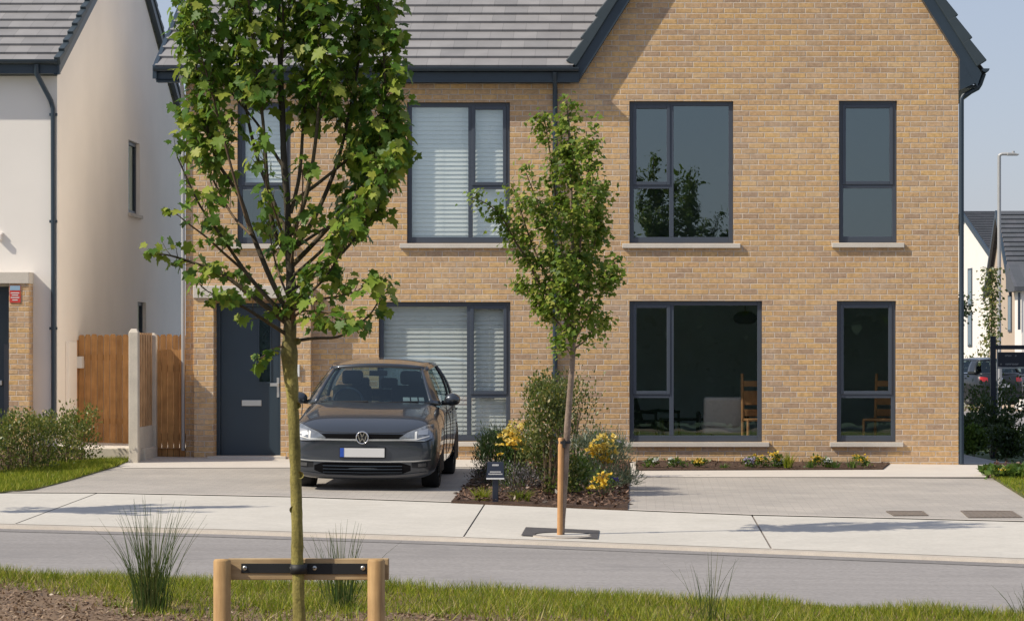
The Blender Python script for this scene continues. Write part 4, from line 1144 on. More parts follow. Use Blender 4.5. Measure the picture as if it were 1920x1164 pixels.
    for x in (-.36, 0, .36): MB().box(x-.11, x+.11, 3.33, 3.42, 1.085, 1.22).build('headrest', M['car_dark'], so_, bevel=.03)
    wr = [Vector((-.36 + .18*math.cos(q), 1.86 - .06*math.sin(q), .965 + .17*math.sin(q))) for q in np.linspace(0, 2*math.pi, 25)]
    MB().tube(wr, .015, 8, caps=False).build('steering_wheel', M['frame'], C)
    MB().box(-.11, .11, 1.88, 1.90, 1.285, 1.35).tube([(0, 1.89, 1.35), (0, 1.86, 1.41)], .012, 6).build('interior_mirror', M['car_dark'], C, bevel=.015)
    # windscreen papers in the corner
    for k, (u0, u1) in enumerate(((.545, .665), (.69, .80), (.825, .915))):
        grid('windscreen_paper', lambda i, j, u0=u0, u1=u1: bulge(cowl((u0+(u1-u0)*i)*W0), head((u0+(u1-u0)*i)*W0), .075+.085*j) + Vector((0, .006, -.004)), 3, 3, M['plate'], WS)
    # tail: plate and lamp bar
    qy = ry(0, .62) + .004
    rp = MB().box(-.268, .268, qy, qy+.02, .55, .67).build('rear_plate', M['car_dark'], C)
    MB().box(-.258, .258, qy+.0205, qy+.024, .56, .66).build('plate_face', M['plate'], rp)
    MB().lathe([(0, 0), (.05, 0), (.05, .012), (0, .012)], (0, ry(0, .80)+.004, .80), 'y', 20).build('emblem', M['chrome'], C)
    patch('rear_bumper_trim', [(-.6, .36, .42), (0, .34, .40), (.6, .36, .42)], M['car_dark'], rear=True, m=14, lift=.01)
    return C
CAR = make_car('parked_car', 'dark grey metallic hatchback parked nose out on the paved drive', M['paint'], 'cars parked around the houses')
cy = 33.42; cx_ = (679-CX)*cy/F
CAR.location = (cx_, cy, gz(cx_, cy+.9)-.015 + .006); CAR.rotation_euler = (math.atan(.0167), math.atan(.0097), R(-.2))
def slope_to(o, x, y): o.location.z = gz(x, y)
FC1 = copy_tree(CAR); FC2 = copy_tree(CAR)
def repaint(o, a, b):
    for ch in o.children_recursive:
        for i, sl_ in enumerate(ch.material_slots):
            if sl_.material == a: sl_.link = 'OBJECT'; sl_.material = b
repaint(FC1, M['paint'], M['paint_dark']); repaint(FC2, M['paint'], M['paint_far'])
FC1['label'] = 'dark hatchback with red tail lights parked close beyond the house corner'
FC2['label'] = 'mid grey car seen from behind under the hanging navy sign board'
# far cars
for o, px, Y, rz in ((FC1, 1822, 92.0, 200), (FC2, 1908, 96.0, 182)):
    x = (px-CX)*Y/F; z = gz(x, Y) - .08
    z = HC + (CY-757)*Y/F
    o.rotation_euler = (0, 0, R(rz)); o.location = (x, Y, z)
    c_ = Vector((0, 2.1, 0)); c_.rotate(o.rotation_euler); o.location -= Vector((c_.x, c_.y, 0))
CARZ = HC + (CY-757)*94/F

# ================================================================ blinds and furniture
def blind(label, hole, x0, x1, tilt=73):
    a, b, c, d = hole; y = YF + .17
    t = wthing('window_blind', label, 'blind', ((a+b)/2, y, d), 'white slatted blinds behind the windows')
    m = MB(); z = d - .10; 
    while z > c + .05:
        M4 = Matrix.Translation((0.5*(x0+x1), y, z)) @ Matrix.Rotation(R(tilt), 4, 'X')
        m.obox(M4, (x1-x0)/2, .036, .0016); z -= .061
    m.build('slats', M['blind'], t)
    MB().box(x0, x1, y-.03, y+.03, d-.06, d-.005).build('head_rail', M['blind'], t, bevel=.004)
    MB().box(x0, x1, y-.028, y+.028, c+.015, c+.035).build('bottom_rail', M['blind'], t)
    cd = MB()
    for q in (.12, .5, .88): cd.tube([(x0+(x1-x0)*q, y-.034, d-.06), (x0+(x1-x0)*q, y-.034, c+.03)], .002, 4)
    cd.build('ladder_cord', M['blind'], t)
for nm, lab in (('bed', 'white slatted blind in the first floor window beside the downpipe'), ('living', 'white slatted blind in the ground floor window behind the parked car')):
    a, b, c, d = WINS[nm][0]
    m_ = b - (.385 if b-a < 1.6 else .315)*(b-a)
    blind(lab, (a, b, c, d), a+.02, m_-.01)
    blind(lab.replace('white slatted blind', 'narrow white blind beside the mullion'), (a, b, c, d), m_+.012, b-.02)
a, b, c, d = WINS['porch'][0]
blind('white slatted blind half lowered in the window over the front door', (a, b, c + .40*(d-c)-.05, d), a+.02, b-.02)
FL = .12
def oak_chair(x, y, rz, label):
    t = thing('dining_chair', label, 'chair', (x, y, FL), rz, 'oak chairs at the dining table')
    for sx in (-.23, .23):
        MB().tube([(sx, .0, 0), (sx, .0, .45), (sx, .05, 1.10)], .022, 8).build('back_post', M['oak'], t)
        MB().tube([(sx, -.42, 0), (sx, -.42, .44)], .02, 8).build('leg', M['oak'], t)
    MB().box(-.24, .24, -.44, .0, .44, .475).build('seat', M['oak'], t, bevel=.01)
    for z0, z1 in ((.53, .66), (.71, .92), (.965, .985)):
        pass
    for z0, z1 in ((.50, .60), (.66, .86), (.92, 1.0)):
        k = .05*((z0+z1)/2-.45)/.65
        MB().box(-.21, .21, k-.012, k+.012, z0, z1).build('back_slat', M['oak'], t, bevel=.004)
    return t
oak_chair((1422-CX)*40.75/F, 40.62, R(8), 'oak chair with broad back slats inside the wide ground floor window')
oak_chair((1668-CX)*40.8/F, 40.7, R(-28), 'oak chair turned sideways inside the slim ground floor window')
def armchair(x, y, rz, label, mat):
    t = thing('armchair', label, 'armchair', (x, y, FL), rz, 'armchairs inside the lounge')
    MB().box(-.30, .30, -.32, .28, .24, .40).build('seat', mat, t, bevel=.04)
    m = MB(); m.prism([(-.29, .20, .36), (-.29, .34, .78), (-.29, .42, .75), (-.29, .30, .33)], (.58, 0, 0)); m.build('backrest', mat, t, bevel=.035)
    for s in (-1, 1):
        MB().tube([(s*.34, -.36, .0), (s*.34, -.34, .52)], .02, 8).build('leg', M['car_dark'], t)
        MB().tube([(s*.34, .40, .0), (s*.34, .30, .50)], .02, 8).build('leg', M['car_dark'], t)
        MB().tube([(s*.34, -.36, .52), (s*.34, .0, .54), (s*.34, .33, .50)], .024, 8).build('armrest', M['car_dark'], t)
    return t
armchair((1356-CX)*40.75/F, 41.1, R(182), 'beige fabric armchair seen from its back through the wide window', M['fabric'])
armchair((1213-CX)*42.4/F, 42.4, R(60), 'black armchair behind the lower pane of the wide window', M['dark_fabric'])
t = thing('coffee_table', 'low dark coffee table between the two armchairs', 'table', ((1290-CX)*42.3/F, 42.3, FL))
MB().box(-.42, .42, -.28, .28, .40, .43).build('tabletop', M['car_dark'], t, bevel=.006)
for sx in (-.36, .36):
    for sy in (-.22, .22): MB().tube([(sx, sy, 0), (sx, sy, .40)], .018, 8).build('leg', M['car_dark'], t)
px_, py_ = (1397-CX)*41.5/F, 41.5; pz = HC + (CY-596)*41.5/F
t = wthing('pendant_lamp', 'dark oval pendant lamp hanging inside the wide ground floor window', 'lamp', (px_, py_, pz))
MB().lathe([(.02, .10), (.10, .085), (.16, .04), (.175, -.01), (.15, -.06), (.09, -.085), (.085, -.075), (.14, -.05), (.16, -.01), (.145, .03), (.09, .07), (.02, .085)], (px_, py_, pz), 'z', 28).build('shade', M['dark_fabric'], t)
MB().tube([(px_, py_, pz+.09), (px_, py_, 2.62)], .006, 6).build('cord', M['car_dark'], t)
MB().lathe([(0, -.04), (.025, -.02), (.02, .03), (0, .05)], (px_, py_, pz), 'z', 12).build('bulb', M['white_plastic'], t)

# ================================================================ street pieces
def wordmarks(m, x0, x1, z, y, h, n, seed):
    "rows of tiny letter strokes, too small to read at this distance"
    r_ = random.Random(seed); w = (x1-x0)/n
    for i in range(n):
        if r_.random() < .12: continue
        a = x0 + i*w; k = r_.random()
        m.box(a+.1*w, a+.32*w, y-.002, y-.0005, z, z+h)
        if k < .6: m.box(a+.32*w, a+.8*w, y-.002, y-.0005, z+h*(.78 if k < .3 else 0), z+h*(1 if k < .3 else .22))
        if k > .3: m.box(a+.62*w, a+.84*w, y-.002, y-.0005, z, z+h)
sx_, sy_ = gp(929, 944); ss = F/sy_; zb = gz(sx_, sy_)
SG = wthing('plot_sign', 'small navy sign on a short dark post in the planting bed', 'sign', (sx_, sy_, zb))
MB().box(sx_-.032, sx_+.032, sy_-.03, sy_+.03, zb-.05, zb+.34).build('post', M['navy'], SG, bevel=.006)
zs0 = HC + (CY-895)*sy_/F; zs1 = HC + (CY-866)*sy_/F
m = MB(); hw = .098
m.prism([(sx_-hw, sy_-.05, zs0), (sx_+hw, sy_-.05, zs0), (sx_+hw*.9, sy_+.0, zs1), (sx_-hw*.9, sy_+.0, zs1)], (0, .02, .004)); bo = m.build('board', M['navy'], SG)
MB().box(sx_-hw, sx_+hw, sy_-.058, sy_-.03, zs0-.016, zs0-.001).build('board_edge', M['plate'], SG)
tx = MB()
def on_board(u0, u1, v0, v1):
    q = lambda u, v: (sx_+hw*u*(1-.1*v), sy_-.0525+.05*v, zs0 + (zs1-zs0)*v)
    tx.add([q(u0, v0), q(u1, v0), q(u1, v1), q(u0, v1)], [(0, 1, 2, 3)])
r_ = random.Random(3)
for v0, v1, ua, ub in ((.76, .87, -.38, .38), (.34, .42, -.62, .62), (.20, .28, -.78, .78)):
    u = ua
    while u < ub:
        w = .05 + .03*r_.random(); on_board(u, u+w*.7, v0, v1); u += w*1.15
tx.build('lettering', M['ink'], SG, recalc=False)
# big hanging board at the corner
Y = 47.0; k = Y/F; X_ = lambda px: (px-CX)*k; Z_ = lambda py: HC + (CY-py)*k
PS = wthing('hanging_sign', 'tall black sign post with navy boards hanging from its arm', 'sign', (X_(1862), Y, gz(5.8, Y)))
MB().box(X_(1857), X_(1867), Y-.045, Y+.045, gz(5.8, Y)-.1, Z_(630)).build('post', M['navy'], PS, bevel=.006)
MB().box(X_(1867)+.002, X_(2030), Y-.03, Y+.03, Z_(655), Z_(647)).build('arm', M['navy'], PS, bevel=.004)
B1 = MB().box(X_(1871), X_(2026), Y-.012, Y+.012, Z_(688), Z_(660)).build('board', M['navy'], PS)
tx = MB(); wordmarks(tx, X_(1884), X_(1906), Z_(668), Y-.012, .024, 7, 1); wordmarks(tx, X_(1875), X_(1917), Z_(684), Y-.012, .024, 13, 2); tx.build('lettering', M['lamp_grey'], B1)
MB().box(X_(1869), X_(2028), Y-.016, Y+.016, Z_(691), Z_(688.4)).build('rail', M['lamp_grey'], PS)
MB().box(X_(1869), X_(1871)-.002, Y-.014, Y+.014, Z_(762), Z_(655)).build('frame', M['lamp_grey'], PS)
# lamp column
Y = 80.0; k = Y/F
LPst = wthing('street_lamp', 'tall pale grey street lamp with a short arm beyond the house', 'street lamp', (X_(1873.5), Y, gz(9, Y)))
MB().tube([(X_(1873.5), Y, gz(9, Y)), (X_(1873.5), Y, gz(9, Y)+1.6)], .078, 12).tube([(X_(1873.5), Y, gz(9, Y)+1.6), (X_(1873.5), Y, Z_(292))], [.055, .05], 12).build('column', M['lamp_grey'], LPst)
MB().tube([(X_(1873.5), Y, Z_(296)), (X_(1874.5), Y, Z_(291)), (X_(1879), Y, Z_(289)), (X_(1891), Y, Z_(289))], .045, 10).build('arm', M['lamp_grey'], LPst)
MB().prism([(X_(1888), Y-.1, Z_(286.5)), (X_(1902), Y-.1, Z_(287)), (X_(1911), Y-.1, Z_(289.5)), (X_(1908), Y-.1, Z_(292)), (X_(1888), Y-.1, Z_(292))], (0, .2, 0)).build('lamp_head', M['lamp_grey'], LPst, bevel=.02)
MB().tube([(X_(1900), Y, Z_(287)), (X_(1900), Y, Z_(283.5))], .04, 8).build('photocell', M['lamp_grey'], LPst)
# covers let into the right hand drive
def cover(label, corners, mat, n):
    P4 = [Vector((*gp(*c), 0)) for c in corners]
    for p in P4: p.z = gz(p.x, p.y)
    c = sum(P4, Vector())/4; t = wthing('access_cover', label, 'manhole cover', tuple(c), 'metal covers in the paved drive')
    MB().prism([p + Vector((0, 0, .010)) for p in P4], (0, 0, -.03)).build('lid', mat, t)
    fr = MB()
    for i in range(4):
        a, b = P4[i], P4[(i+1) % 4]; ai, bi = c + (a-c)*.90, c + (b-c)*.90
        z = Vector((0, 0, .015)); fr.prism([a+z, b+z, bi+z, ai+z], (0, 0, -.02))
    fr.build('frame', M['iron'], t)
    rb = MB()
    for i in range(1, n):
        u = i/n; a = P4[0].lerp(P4[1], u); b = P4[3].lerp(P4[2], u); ai = a.lerp(b, .12); bi = a.lerp(b, .88); d = (P4[1]-P4[0]).normalized()*.012
        z = Vector((0, 0, .013)); rb.prism([ai-d+z, ai+d+z, bi+d+z, bi-d+z], (0, 0, -.01))
    rb.build('ribs', M['iron'], t)
cover('smaller brown iron cover in the paved drive', [(1676, 968.5), (1741, 968), (1731, 960), (1661, 960)], M['iron'], 6)
cover('larger brown iron cover at the front of the paved drive', [(1816, 972), (1917, 971.5), (1898, 959.5), (1801, 959)], M['iron'], 9)
# tree grate: dark slabs round an open ring of soil
tc = gp(1050, 1001); gc = [Vector((*gp(*c), 0)) for c in ((977, 1004), (1121, 1010.5), (1124, 994.5), (986, 988.5))]
for p in gc: p.z = gz(p.x, p.y) + .005
t = wthing('tree_grate', 'dark slate slabs with a round soil opening at the foot of the slim street tree', 'tree grate', (tc[0], tc[1], gz(*tc)))
ctr = Vector((tc[0]+.03, tc[1]-.05, 0)); m = MB(); N = 48
def on_quad(d):
    "where a ray from the centre leaves the quad"
    best = None
    for i in range(4):
        a, b = gc[i], gc[(i+1) % 4]; e = b-a; den = d.x*e.y - d.y*e.x
        if abs(den) < 1e-9: continue
        t_ = ((a.x-ctr.x)*e.y - (a.y-ctr.y)*e.x)/den; u = ((a.x-ctr.x)*d.y - (a.y-ctr.y)*d.x)/den
        if t_ > 0 and -1e-6 <= u <= 1+1e-6 and (best is None or t_ < best): best = t_
    return best or .3
inner, outer = [], []; RI = .27
angs = sorted([2*math.pi*i/N for i in range(N)] + [math.atan2(p.y-ctr.y, p.x-ctr.x) % (2*math.pi) for p in gc])
for q in angs:
    d = Vector((math.cos(q), math.sin(q), 0)); r1 = on_quad(d); r0 = min(RI, r1*.86)
    for lst, r in ((inner, r0), (outer, r1)):
        p = ctr + d*r; lst.append((p.x, p.y, gz(p.x, p.y)+.005))
n = len(angs); m.add(inner + outer, [(i, (i+1) % n, n+(i+1) % n, n+i) for i in range(n)])
m.add(inner + [(a, b, c-.05) for a, b, c in inner], [(i, (i+1) % n, n+(i+1) % n, n+i) for i in range(n)])
m.build('slab', M['slate'], t)
MB().poly([(a, b, c-.009) for a, b, c in inner]).build('soil', M['soil'], t)
# the concrete collar standing out over the kerb in front of the grate
m = MB(); out = []
for q in np.linspace(math.pi*1.12, math.pi*1.88, 15):
    out.append((ctr.x + .30*math.cos(q)*1.0, ctr.y - .10 + .36*math.sin(q)))
inn = [(ctr.x + .26*math.cos(q), ctr.y - .09 + .27*math.sin(q)) for q in np.linspace(math.pi*1.88, math.pi*1.12, 15)]
m.prism([(x, y, gz(x, y)+.008) for x, y in out + inn], (0, 0, -.06)); m.build('collar', M['kerb'], t)

# ================================================================ far houses
def far_house(label, A, u, v, ze, zr, zb, wallm, roofm, wins=(), over=.35):
    """A: front corner at the end wall; u: along the front (unit), v: depth vector; ze eaves, zr ridge"""
    A = Vector((*A, 0)); u = Vector((*u, 0)).normalized(); v = Vector((*v, 0)); L = 14.0
    t = wthing('far_house', label, 'house', (A.x, A.y, zb), 'houses across the car park'); Zv = lambda p, z: Vector((p.x, p.y, z))
    B = A + v*2; Rg = A + v; A2, B2, R2 = A+u*L, B+u*L, Rg+u*L
    MB().add([Zv(A, zb), Zv(B, zb), Zv(B, ze), Zv(Rg, zr-.1), Zv(A, ze)], [(0, 1, 2, 3, 4)]).add([Zv(A, zb), Zv(A2, zb), Zv(A2, ze), Zv(A, ze)], [(0, 1, 2, 3)]).add([Zv(B, zb), Zv(B2, zb), Zv(B2, ze), Zv(B, ze)], [(0, 1, 2, 3)]).add([Zv(A2, zb), Zv(B2, zb), Zv(B2, ze), Zv(R2, zr-.1), Zv(A2, ze)], [(0, 1, 2, 3, 4)]).build('wall', wallm, t)
    o_ = -u*over*.4; vn = v.normalized(); dz = (zr-ze)/v.length; rows = []; nC = int(v.length/.34)
    nn = Vector((-vn.x*dz, -vn.y*dz, 1)).normalized()
    for i in range(nC):
        a = A - vn*over + (v + vn*over)*(i/nC) + o_; b = A - vn*over + (v + vn*over)*((i+1)/nC) + o_
        za = ze - over*dz + (zr-ze+over*dz)*i/nC; zb_ = ze - over*dz + (zr-ze+over*dz)*(i+1)/nC
        rows.append((Zv(a, za+.03), Zv(a+u*(L+.3), za+.03), Zv(b, zb_+.03), Zv(b+u*(L+.3), zb_+.03), nn))
    ro = courses(rows, roofm, 'roof', t, .05)
    q = lambda p, z: Zv(p, z)
    a = A - vn*over + o_; b = Rg + o_; c = B + vn*over + o_
    MB().add([q(b, zr+.03), q(b+u*(L+.3), zr+.03), q(c+u*(L+.3), ze-over*dz), q(c, ze-over*dz)], [(0, 1, 2, 3)]).build('roof', roofm, t, recalc=False)
    MB().prism([q(a, ze-over*dz-.2), q(a, ze-over*dz+.04), q(b, zr+.05), q(c, ze-over*dz+.04), q(c, ze-over*dz-.2), q(b, zr-.2)], -u*.1).build('bargeboard', M['trim'], ro)
    for (f0, f1, z0, z1) in wins:
        p, r = A + v*2*f0, A + v*2*f1; n_ = -u*.02
        wo = MB().prism([q(p, z0)+n_*0, q(r, z0), q(r, z1), q(p, z1)], -u*.04).build('window', M['frame'], t)
        pi, ri = p.lerp(r, .12), p.lerp(r, .88)
        MB().add([q(pi, z0+.08)-u*.045, q(ri, z0+.08)-u*.045, q(ri, z1-.08)-u*.045, q(pi, z1-.08)-u*.045], [(0, 1, 2, 3)]).build('pane', M['glass'], wo, recalc=False)
        MB().add([q(pi, z0+.08)-u*.042, q(ri, z0+.08)-u*.042, q(ri, z1-.08)-u*.042, q(pi, z1-.08)-u*.042], [(0, 1, 2, 3)]).build('dark_backing', M['inner_dark'], wo, recalc=False)  # dark sheet put in for the unlit room behind the glass
    return t
k1, k2 = 118/F, 124/F
P = lambda px, Y: ((px-CX)*Y/F, Y)
A_ = P(1868, 118); Rg_ = P(1811, 127); v_ = (Rg_[0]-A_[0], Rg_[1]-A_[1])
zf = lambda py, Y: HC + (CY-py)*Y/F
far_house('white gabled house with dark slate roof behind the street lamp', A_, (v_[1], -v_[0]), v_, zf(478, 118), zf(397, 127), gz(9, 118)-.1, M['white_render'], M['roof_far'],
  wins=((.385, .455, zf(572, 123), zf(500, 123)), (.385, .455, zf(650, 123), zf(582, 123))))
A2_ = P(1903, 106); Rg2 = P(1877.5, 112); v2 = (Rg2[0]-A2_[0], Rg2[1]-A2_[1])
FH = far_house('tan rendered house with dark slate roof beside the white gable', A2_, (v2[1], -v2[0]), v2, zf(537, 106), zf(397, 112), gz(9, 106)-.1, M['tan_render'], M['roof_far'],
  wins=((.10, .22, zf(622, 107), zf(552, 107)),))
# white porch wing in front of it
b0 = P(1904, 105.2); wx0, wx1 = b0[0], b0[0]+6
MB().box(wx0, wx1, 103.5, 105.4, gz(9, 104), zf(540, 104)).build('wing_wall', M['white_render'], FH)
wz = zf(540, 104)
MB().prism([(wx0-.3, 103.2, wz-.12), (wx0-.3, 103.2, wz+.04), (wx0-.3, 105.6, wz+.9), (wx0-.3, 105.6, wz-.12)], (6.4, 0, 0)).build('wing_roof', M['roof_far'], FH)
wo = MB().box(*[P(1909, 103.4)[0], P(1914, 103.4)[0]], 103.46, 103.498, zf(618, 103.4), zf(548, 103.4)).build('window', M['frame'], FH)
# low railing at the car park
t = wthing('railing', 'thin grey railing before the far white house', 'fence', (10.5, 112, gz(9, 112)))
m = MB(); z0 = gz(9, 112)
for i in range(40): m.box(9.0+i*.16, 9.03+i*.16, 111.98, 112.02, z0, z0+1.7)
m.build('pales', M['lamp_grey'], t); MB().box(9, 15.4, 111.97, 112.03, z0+1.6, z0+1.66).box(9, 15.4, 111.97, 112.03, z0+.1, z0+.16).build('rail', M['lamp_grey'], t)
# ================================================================ leaves
def unit(a): return a / np.maximum(np.linalg.norm(a, axis=1, keepdims=True), 1e-9)
_half = [(.0, .0), (.20, -.12), (.46, -.06), (.37, .12), (.70, .36), (.50, .43), (.42, .52), (.42, .66), (.22, .62), (.17, .84), (.0, 1.05)]
MAPLE = np.array(_half + [(-x, y) for x, y in _half[-2:0:-1]] + [(0, .36)])
def maple_faces():
    n = len(MAPLE)-1; c = n
    return np.array([(c, i, (i+1) % n) for i in range(n)])
MAPLE_F = maple_faces()
_h2 = [(0, 0), (.42, .02), (.55, .42), (.24, .52), (0, 1.0)]
SMALL = np.array(_h2 + [(-x, y) for x, y in _h2[-2:0:-1]] + [(0, .33)])
SMALL_F = np.array([(len(SMALL)-1, i, (i+1) % (len(SMALL)-1)) for i in range(len(SMALL)-1)])
OVAL = np.array([(0, 0), (.28, .4), (0, 1), (-.28, .4)]); OVAL_F = np.array([(0, 1, 2), (0, 2, 3)])
BLADE = np.array([(-.5, 0), (.5, 0), (0, 1.0)]); BLADE_F = np.array([(0, 1, 2)])
def leaf_cloud(P, D, N, S, tmpl, faces, curl=.25, wide=1.0, fold=.0):
    "leaves at P, tip direction D, face normal N, length S"
    D = unit(D); N = N - D*np.sum(N*D, 1, keepdims=True); N = unit(N); X = np.cross(D, N)
    T = tmpl.copy().astype(float); k = len(T)
    zz = -curl*(T[:, 0]**2*1.2 + (T[:, 1]*.9)**2*.45) + fold*np.abs(T[:, 0])
    V = P[:, None, :] + S[:, None, None]*(X[:, None, :]*T[None, :, 0:1]*wide + D[:, None, :]*T[None, :, 1:2] + N[:, None, :]*zz[None, :, None])
    Fc = faces[None] + (np.arange(len(P))*k)[:, None, None]
    return V.reshape(-1, 3), Fc.reshape(-1, faces.shape[1])
def hang(P, axis, n, down=.55, out=.7, rg=NR):
    "tip directions: outwards and drooping; normals mostly up and out"
    o = P - axis; o[:, 2] *= .25; o = unit(o)
    D = out*o + rg.normal(0, .45, (n, 3)); D[:, 2] -= down
    N = .55*o + rg.normal(0, .45, (n, 3)); N += np.array([-.35, -.18, .75])
    return D, N
def along(pts, m):
    "m+1 even points on a polyline"
    pts = np.array(pts, float); d = np.r_[0, np.cumsum(np.linalg.norm(np.diff(pts, axis=0), axis=1))]
    s = np.linspace(0, d[-1], m+1); return np.stack([np.interp(s, d, pts[:, i]) for i in range(3)], 1), d[-1]
def spline(pts, m=18):
    "smooth a polyline (Catmull-Rom)"
    p = [np.array(q, float) for q in pts]; p = [2*p[0]-p[1]] + p + [2*p[-1]-p[-2]]; out = []
    for i in range(1, len(p)-2):
        for t in np.linspace(0, 1, max(2, m//(len(p)-3)), endpoint=False):
            a, b, c, d = p[i-1], p[i], p[i+1], p[i+2]
            out.append(.5*((2*b) + (c-a)*t + (2*a-5*b+4*c-d)*t*t + (3*b-a-3*c+d)*t**3))
    out.append(p[-2]); return out

# ================================================================ the maple across the road
TY = 15.0; ks = TY/F
def tp(px, py, dy=0.0): return ((px-CX)*ks, TY+dy, HC + (CY-py)*ks)
MT = wthing('maple_tree', 'tall young maple with mossy trunk tied to the low timber stake frame', 'tree', (tp(563, 1164)[0], TY, gz(-1.8, TY)))
gb = gz(-1.8, TY)
trunk_pts = spline([(tp(566, 1164)[0], TY, gb-.1), tp(563, 1250), tp(561, 1164), tp(558, 1050), tp(556, 950), tp(553, 850), tp(548, 740), tp(542, 660), tp(544, 600), tp(546, 540), tp(541, 450), tp(538, 380), tp(532, 290), tp(528, 200), tp(524, 90), tp(521, -40), tp(522, -120), tp(520, -190)], 150)
nT = len(trunk_pts); rad = []
for p in trunk_pts:
    py = CY - (p[2]-HC)/ks
    r = np.interp(py, [-190, -60, 200, 450, 560, 640, 660, 700, 760, 900, 1164, 1400], [.004, .010, .015, .019, .026, .036, .040, .036, .030, .0285, .032, .036])
    rad.append(r*(1 + .16*noise.noise(Vector((0, 0, p[2]*8))) + .07*noise.noise(Vector((3, 0, p[2]*24)))))
tm = MB(); tm.tube(trunk_pts, rad, 18, wob=.2)
for py, s_ in ((640, 1), (668, -1), (760, 1), (890, 1), (955, -1)):     # healed knots
    p = tp(552 if py < 800 else 557, py); q = 2.2 if s_ > 0 else 3.9
    tm.lathe([(0, .018), (.012, .014), (.020, .0)], (p[0]+s_*.018, p[1]-.022, p[2]), 'y', 10)
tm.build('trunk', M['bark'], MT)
# limbs: measured courses, each with its own depth
LIMBS = [
 ([(545, 612), (500, 575), (455, 540), (410, 508), (368, 494), (332, 482), (306, 477)], -.10, .014, 150, .055, .30),
 ([(545, 632), (500, 600), (462, 575), (430, 562), (405, 548)], -.30, .010, 75, .07, .25),
 ([(541, 590), (510, 530), (488, 480), (466, 425), (448, 372), (425, 335), (398, 292), (378, 215), (362, 130), (352, 40), (345, -60)], .14, .014, 400, .075, .45),
 ([(541, 600), (505, 560), (470, 518), (438, 470), (412, 430), (385, 390), (362, 340), (345, 300)], -.22, .012, 110, .055, .42),
 ([(470, 518), (430, 480), (398, 448), (370, 425), (352, 408)], -.34, .007, 55, .05, .35),
 ([(540, 480), (515, 430), (505, 350), (500, 260), (492, 170), (480, 80), (470, -40), (465, -150)], -.18, .012, 470, .085, .42),
 ([(541, 440), (520, 400), (480, 300), (455, 200), (440, 100), (430, 0), (425, -120)], .22, .011, 330, .08, .48),
 ([(545, 470), (575, 430), (600, 380), (630, 300), (650, 210), (668, 110), (680, 0), (680, -120)], .18, .014, 520, .095, .38),
 ([(546, 440), (572, 380), (590, 300), (602, 200), (610, 100), (615, -20), (618, -160)], -.16, .012, 520, .095, .35),
 ([(546, 500), (590, 455), (632, 410), (680, 360), (708, 300), (722, 220), (722, 120), (712, 20), (702, -80)], -.05, .013, 470, .085, .40),
 ([(546, 520), (585, 490), (640, 440), (690, 390), (722, 345), (738, 305)], -.24, .010, 270, .08, .42),
 ([(547, 545), (600, 505), (640, 470), (675, 425), (700, 395), (718, 360)], .26, .009, 150, .07, .40),
 ([(546, 570), (590, 545), (625, 510), (650, 470), (668, 440)], -.30, .008, 130, .065, .35),
 ([(545, 640), (590, 634), (630, 632), (660, 615), (690, 590), (708, 560), (715, 540)], .12, .008, 75, .05, .45),
 ([(546, 585), (580, 570), (615, 560), (650, 555), (680, 545), (700, 530)], -.26, .007, 90, .06, .40),
 ([(543, 620), (552, 590), (560, 565), (575, 540), (588, 520)], -.16, .006, 95, .06, .15),
 ([(543, 650), (528, 650), (512, 655), (500, 668)], -.12, .004, 9, .03, .5),
 ([(545, 400), (560, 330), (566, 240), (570, 150), (566, 50), (560, -60)], .10, .010, 430, .095, .32),
 ([(546, 600), (570, 585), (600, 585), (630, 590), (655, 600)], -.38, .006, 120, .065, .2),
 ([(541, 560), (515, 505), (500, 460), (490, 420)], .3, .006, 90, .06, .3),
 ([(545, 470), (600, 430), (650, 400), (700, 330), (728, 280)], .3, .008, 240, .09, .35),
 ([(470, 440), (430, 400), (390, 330), (360, 260), (335, 220)], .25, .007, 170, .06, .25),
 ([(466, 425), (440, 330), (415, 230), (395, 150), (372, 60), (360, -40)], -.15, .007, 260, .065, .3),
 ([(541, 330), (510, 280), (480, 230), (430, 170), (395, 110), (378, 30)], .05, .008, 200, .07, .42),
 ([(546, 380), (600, 340), (660, 290), (700, 255), (722, 245), (738, 258)], .08, .009, 260, .08, .45),
]
LIMBS += [([(527, 150), (530, 40), (522, -80), (520, -170)], .05, .006, 200, .08, .1), ([(541, 470), (528, 420), (512, 360), (508, 300)], -.3, .006, 90, .06, .1), ([(545, 500), (560, 440), (575, 390), (580, 330)], -.3, .006, 110, .06, .1)]
LPs, LDs, LNs, LSs = [], [], [], []
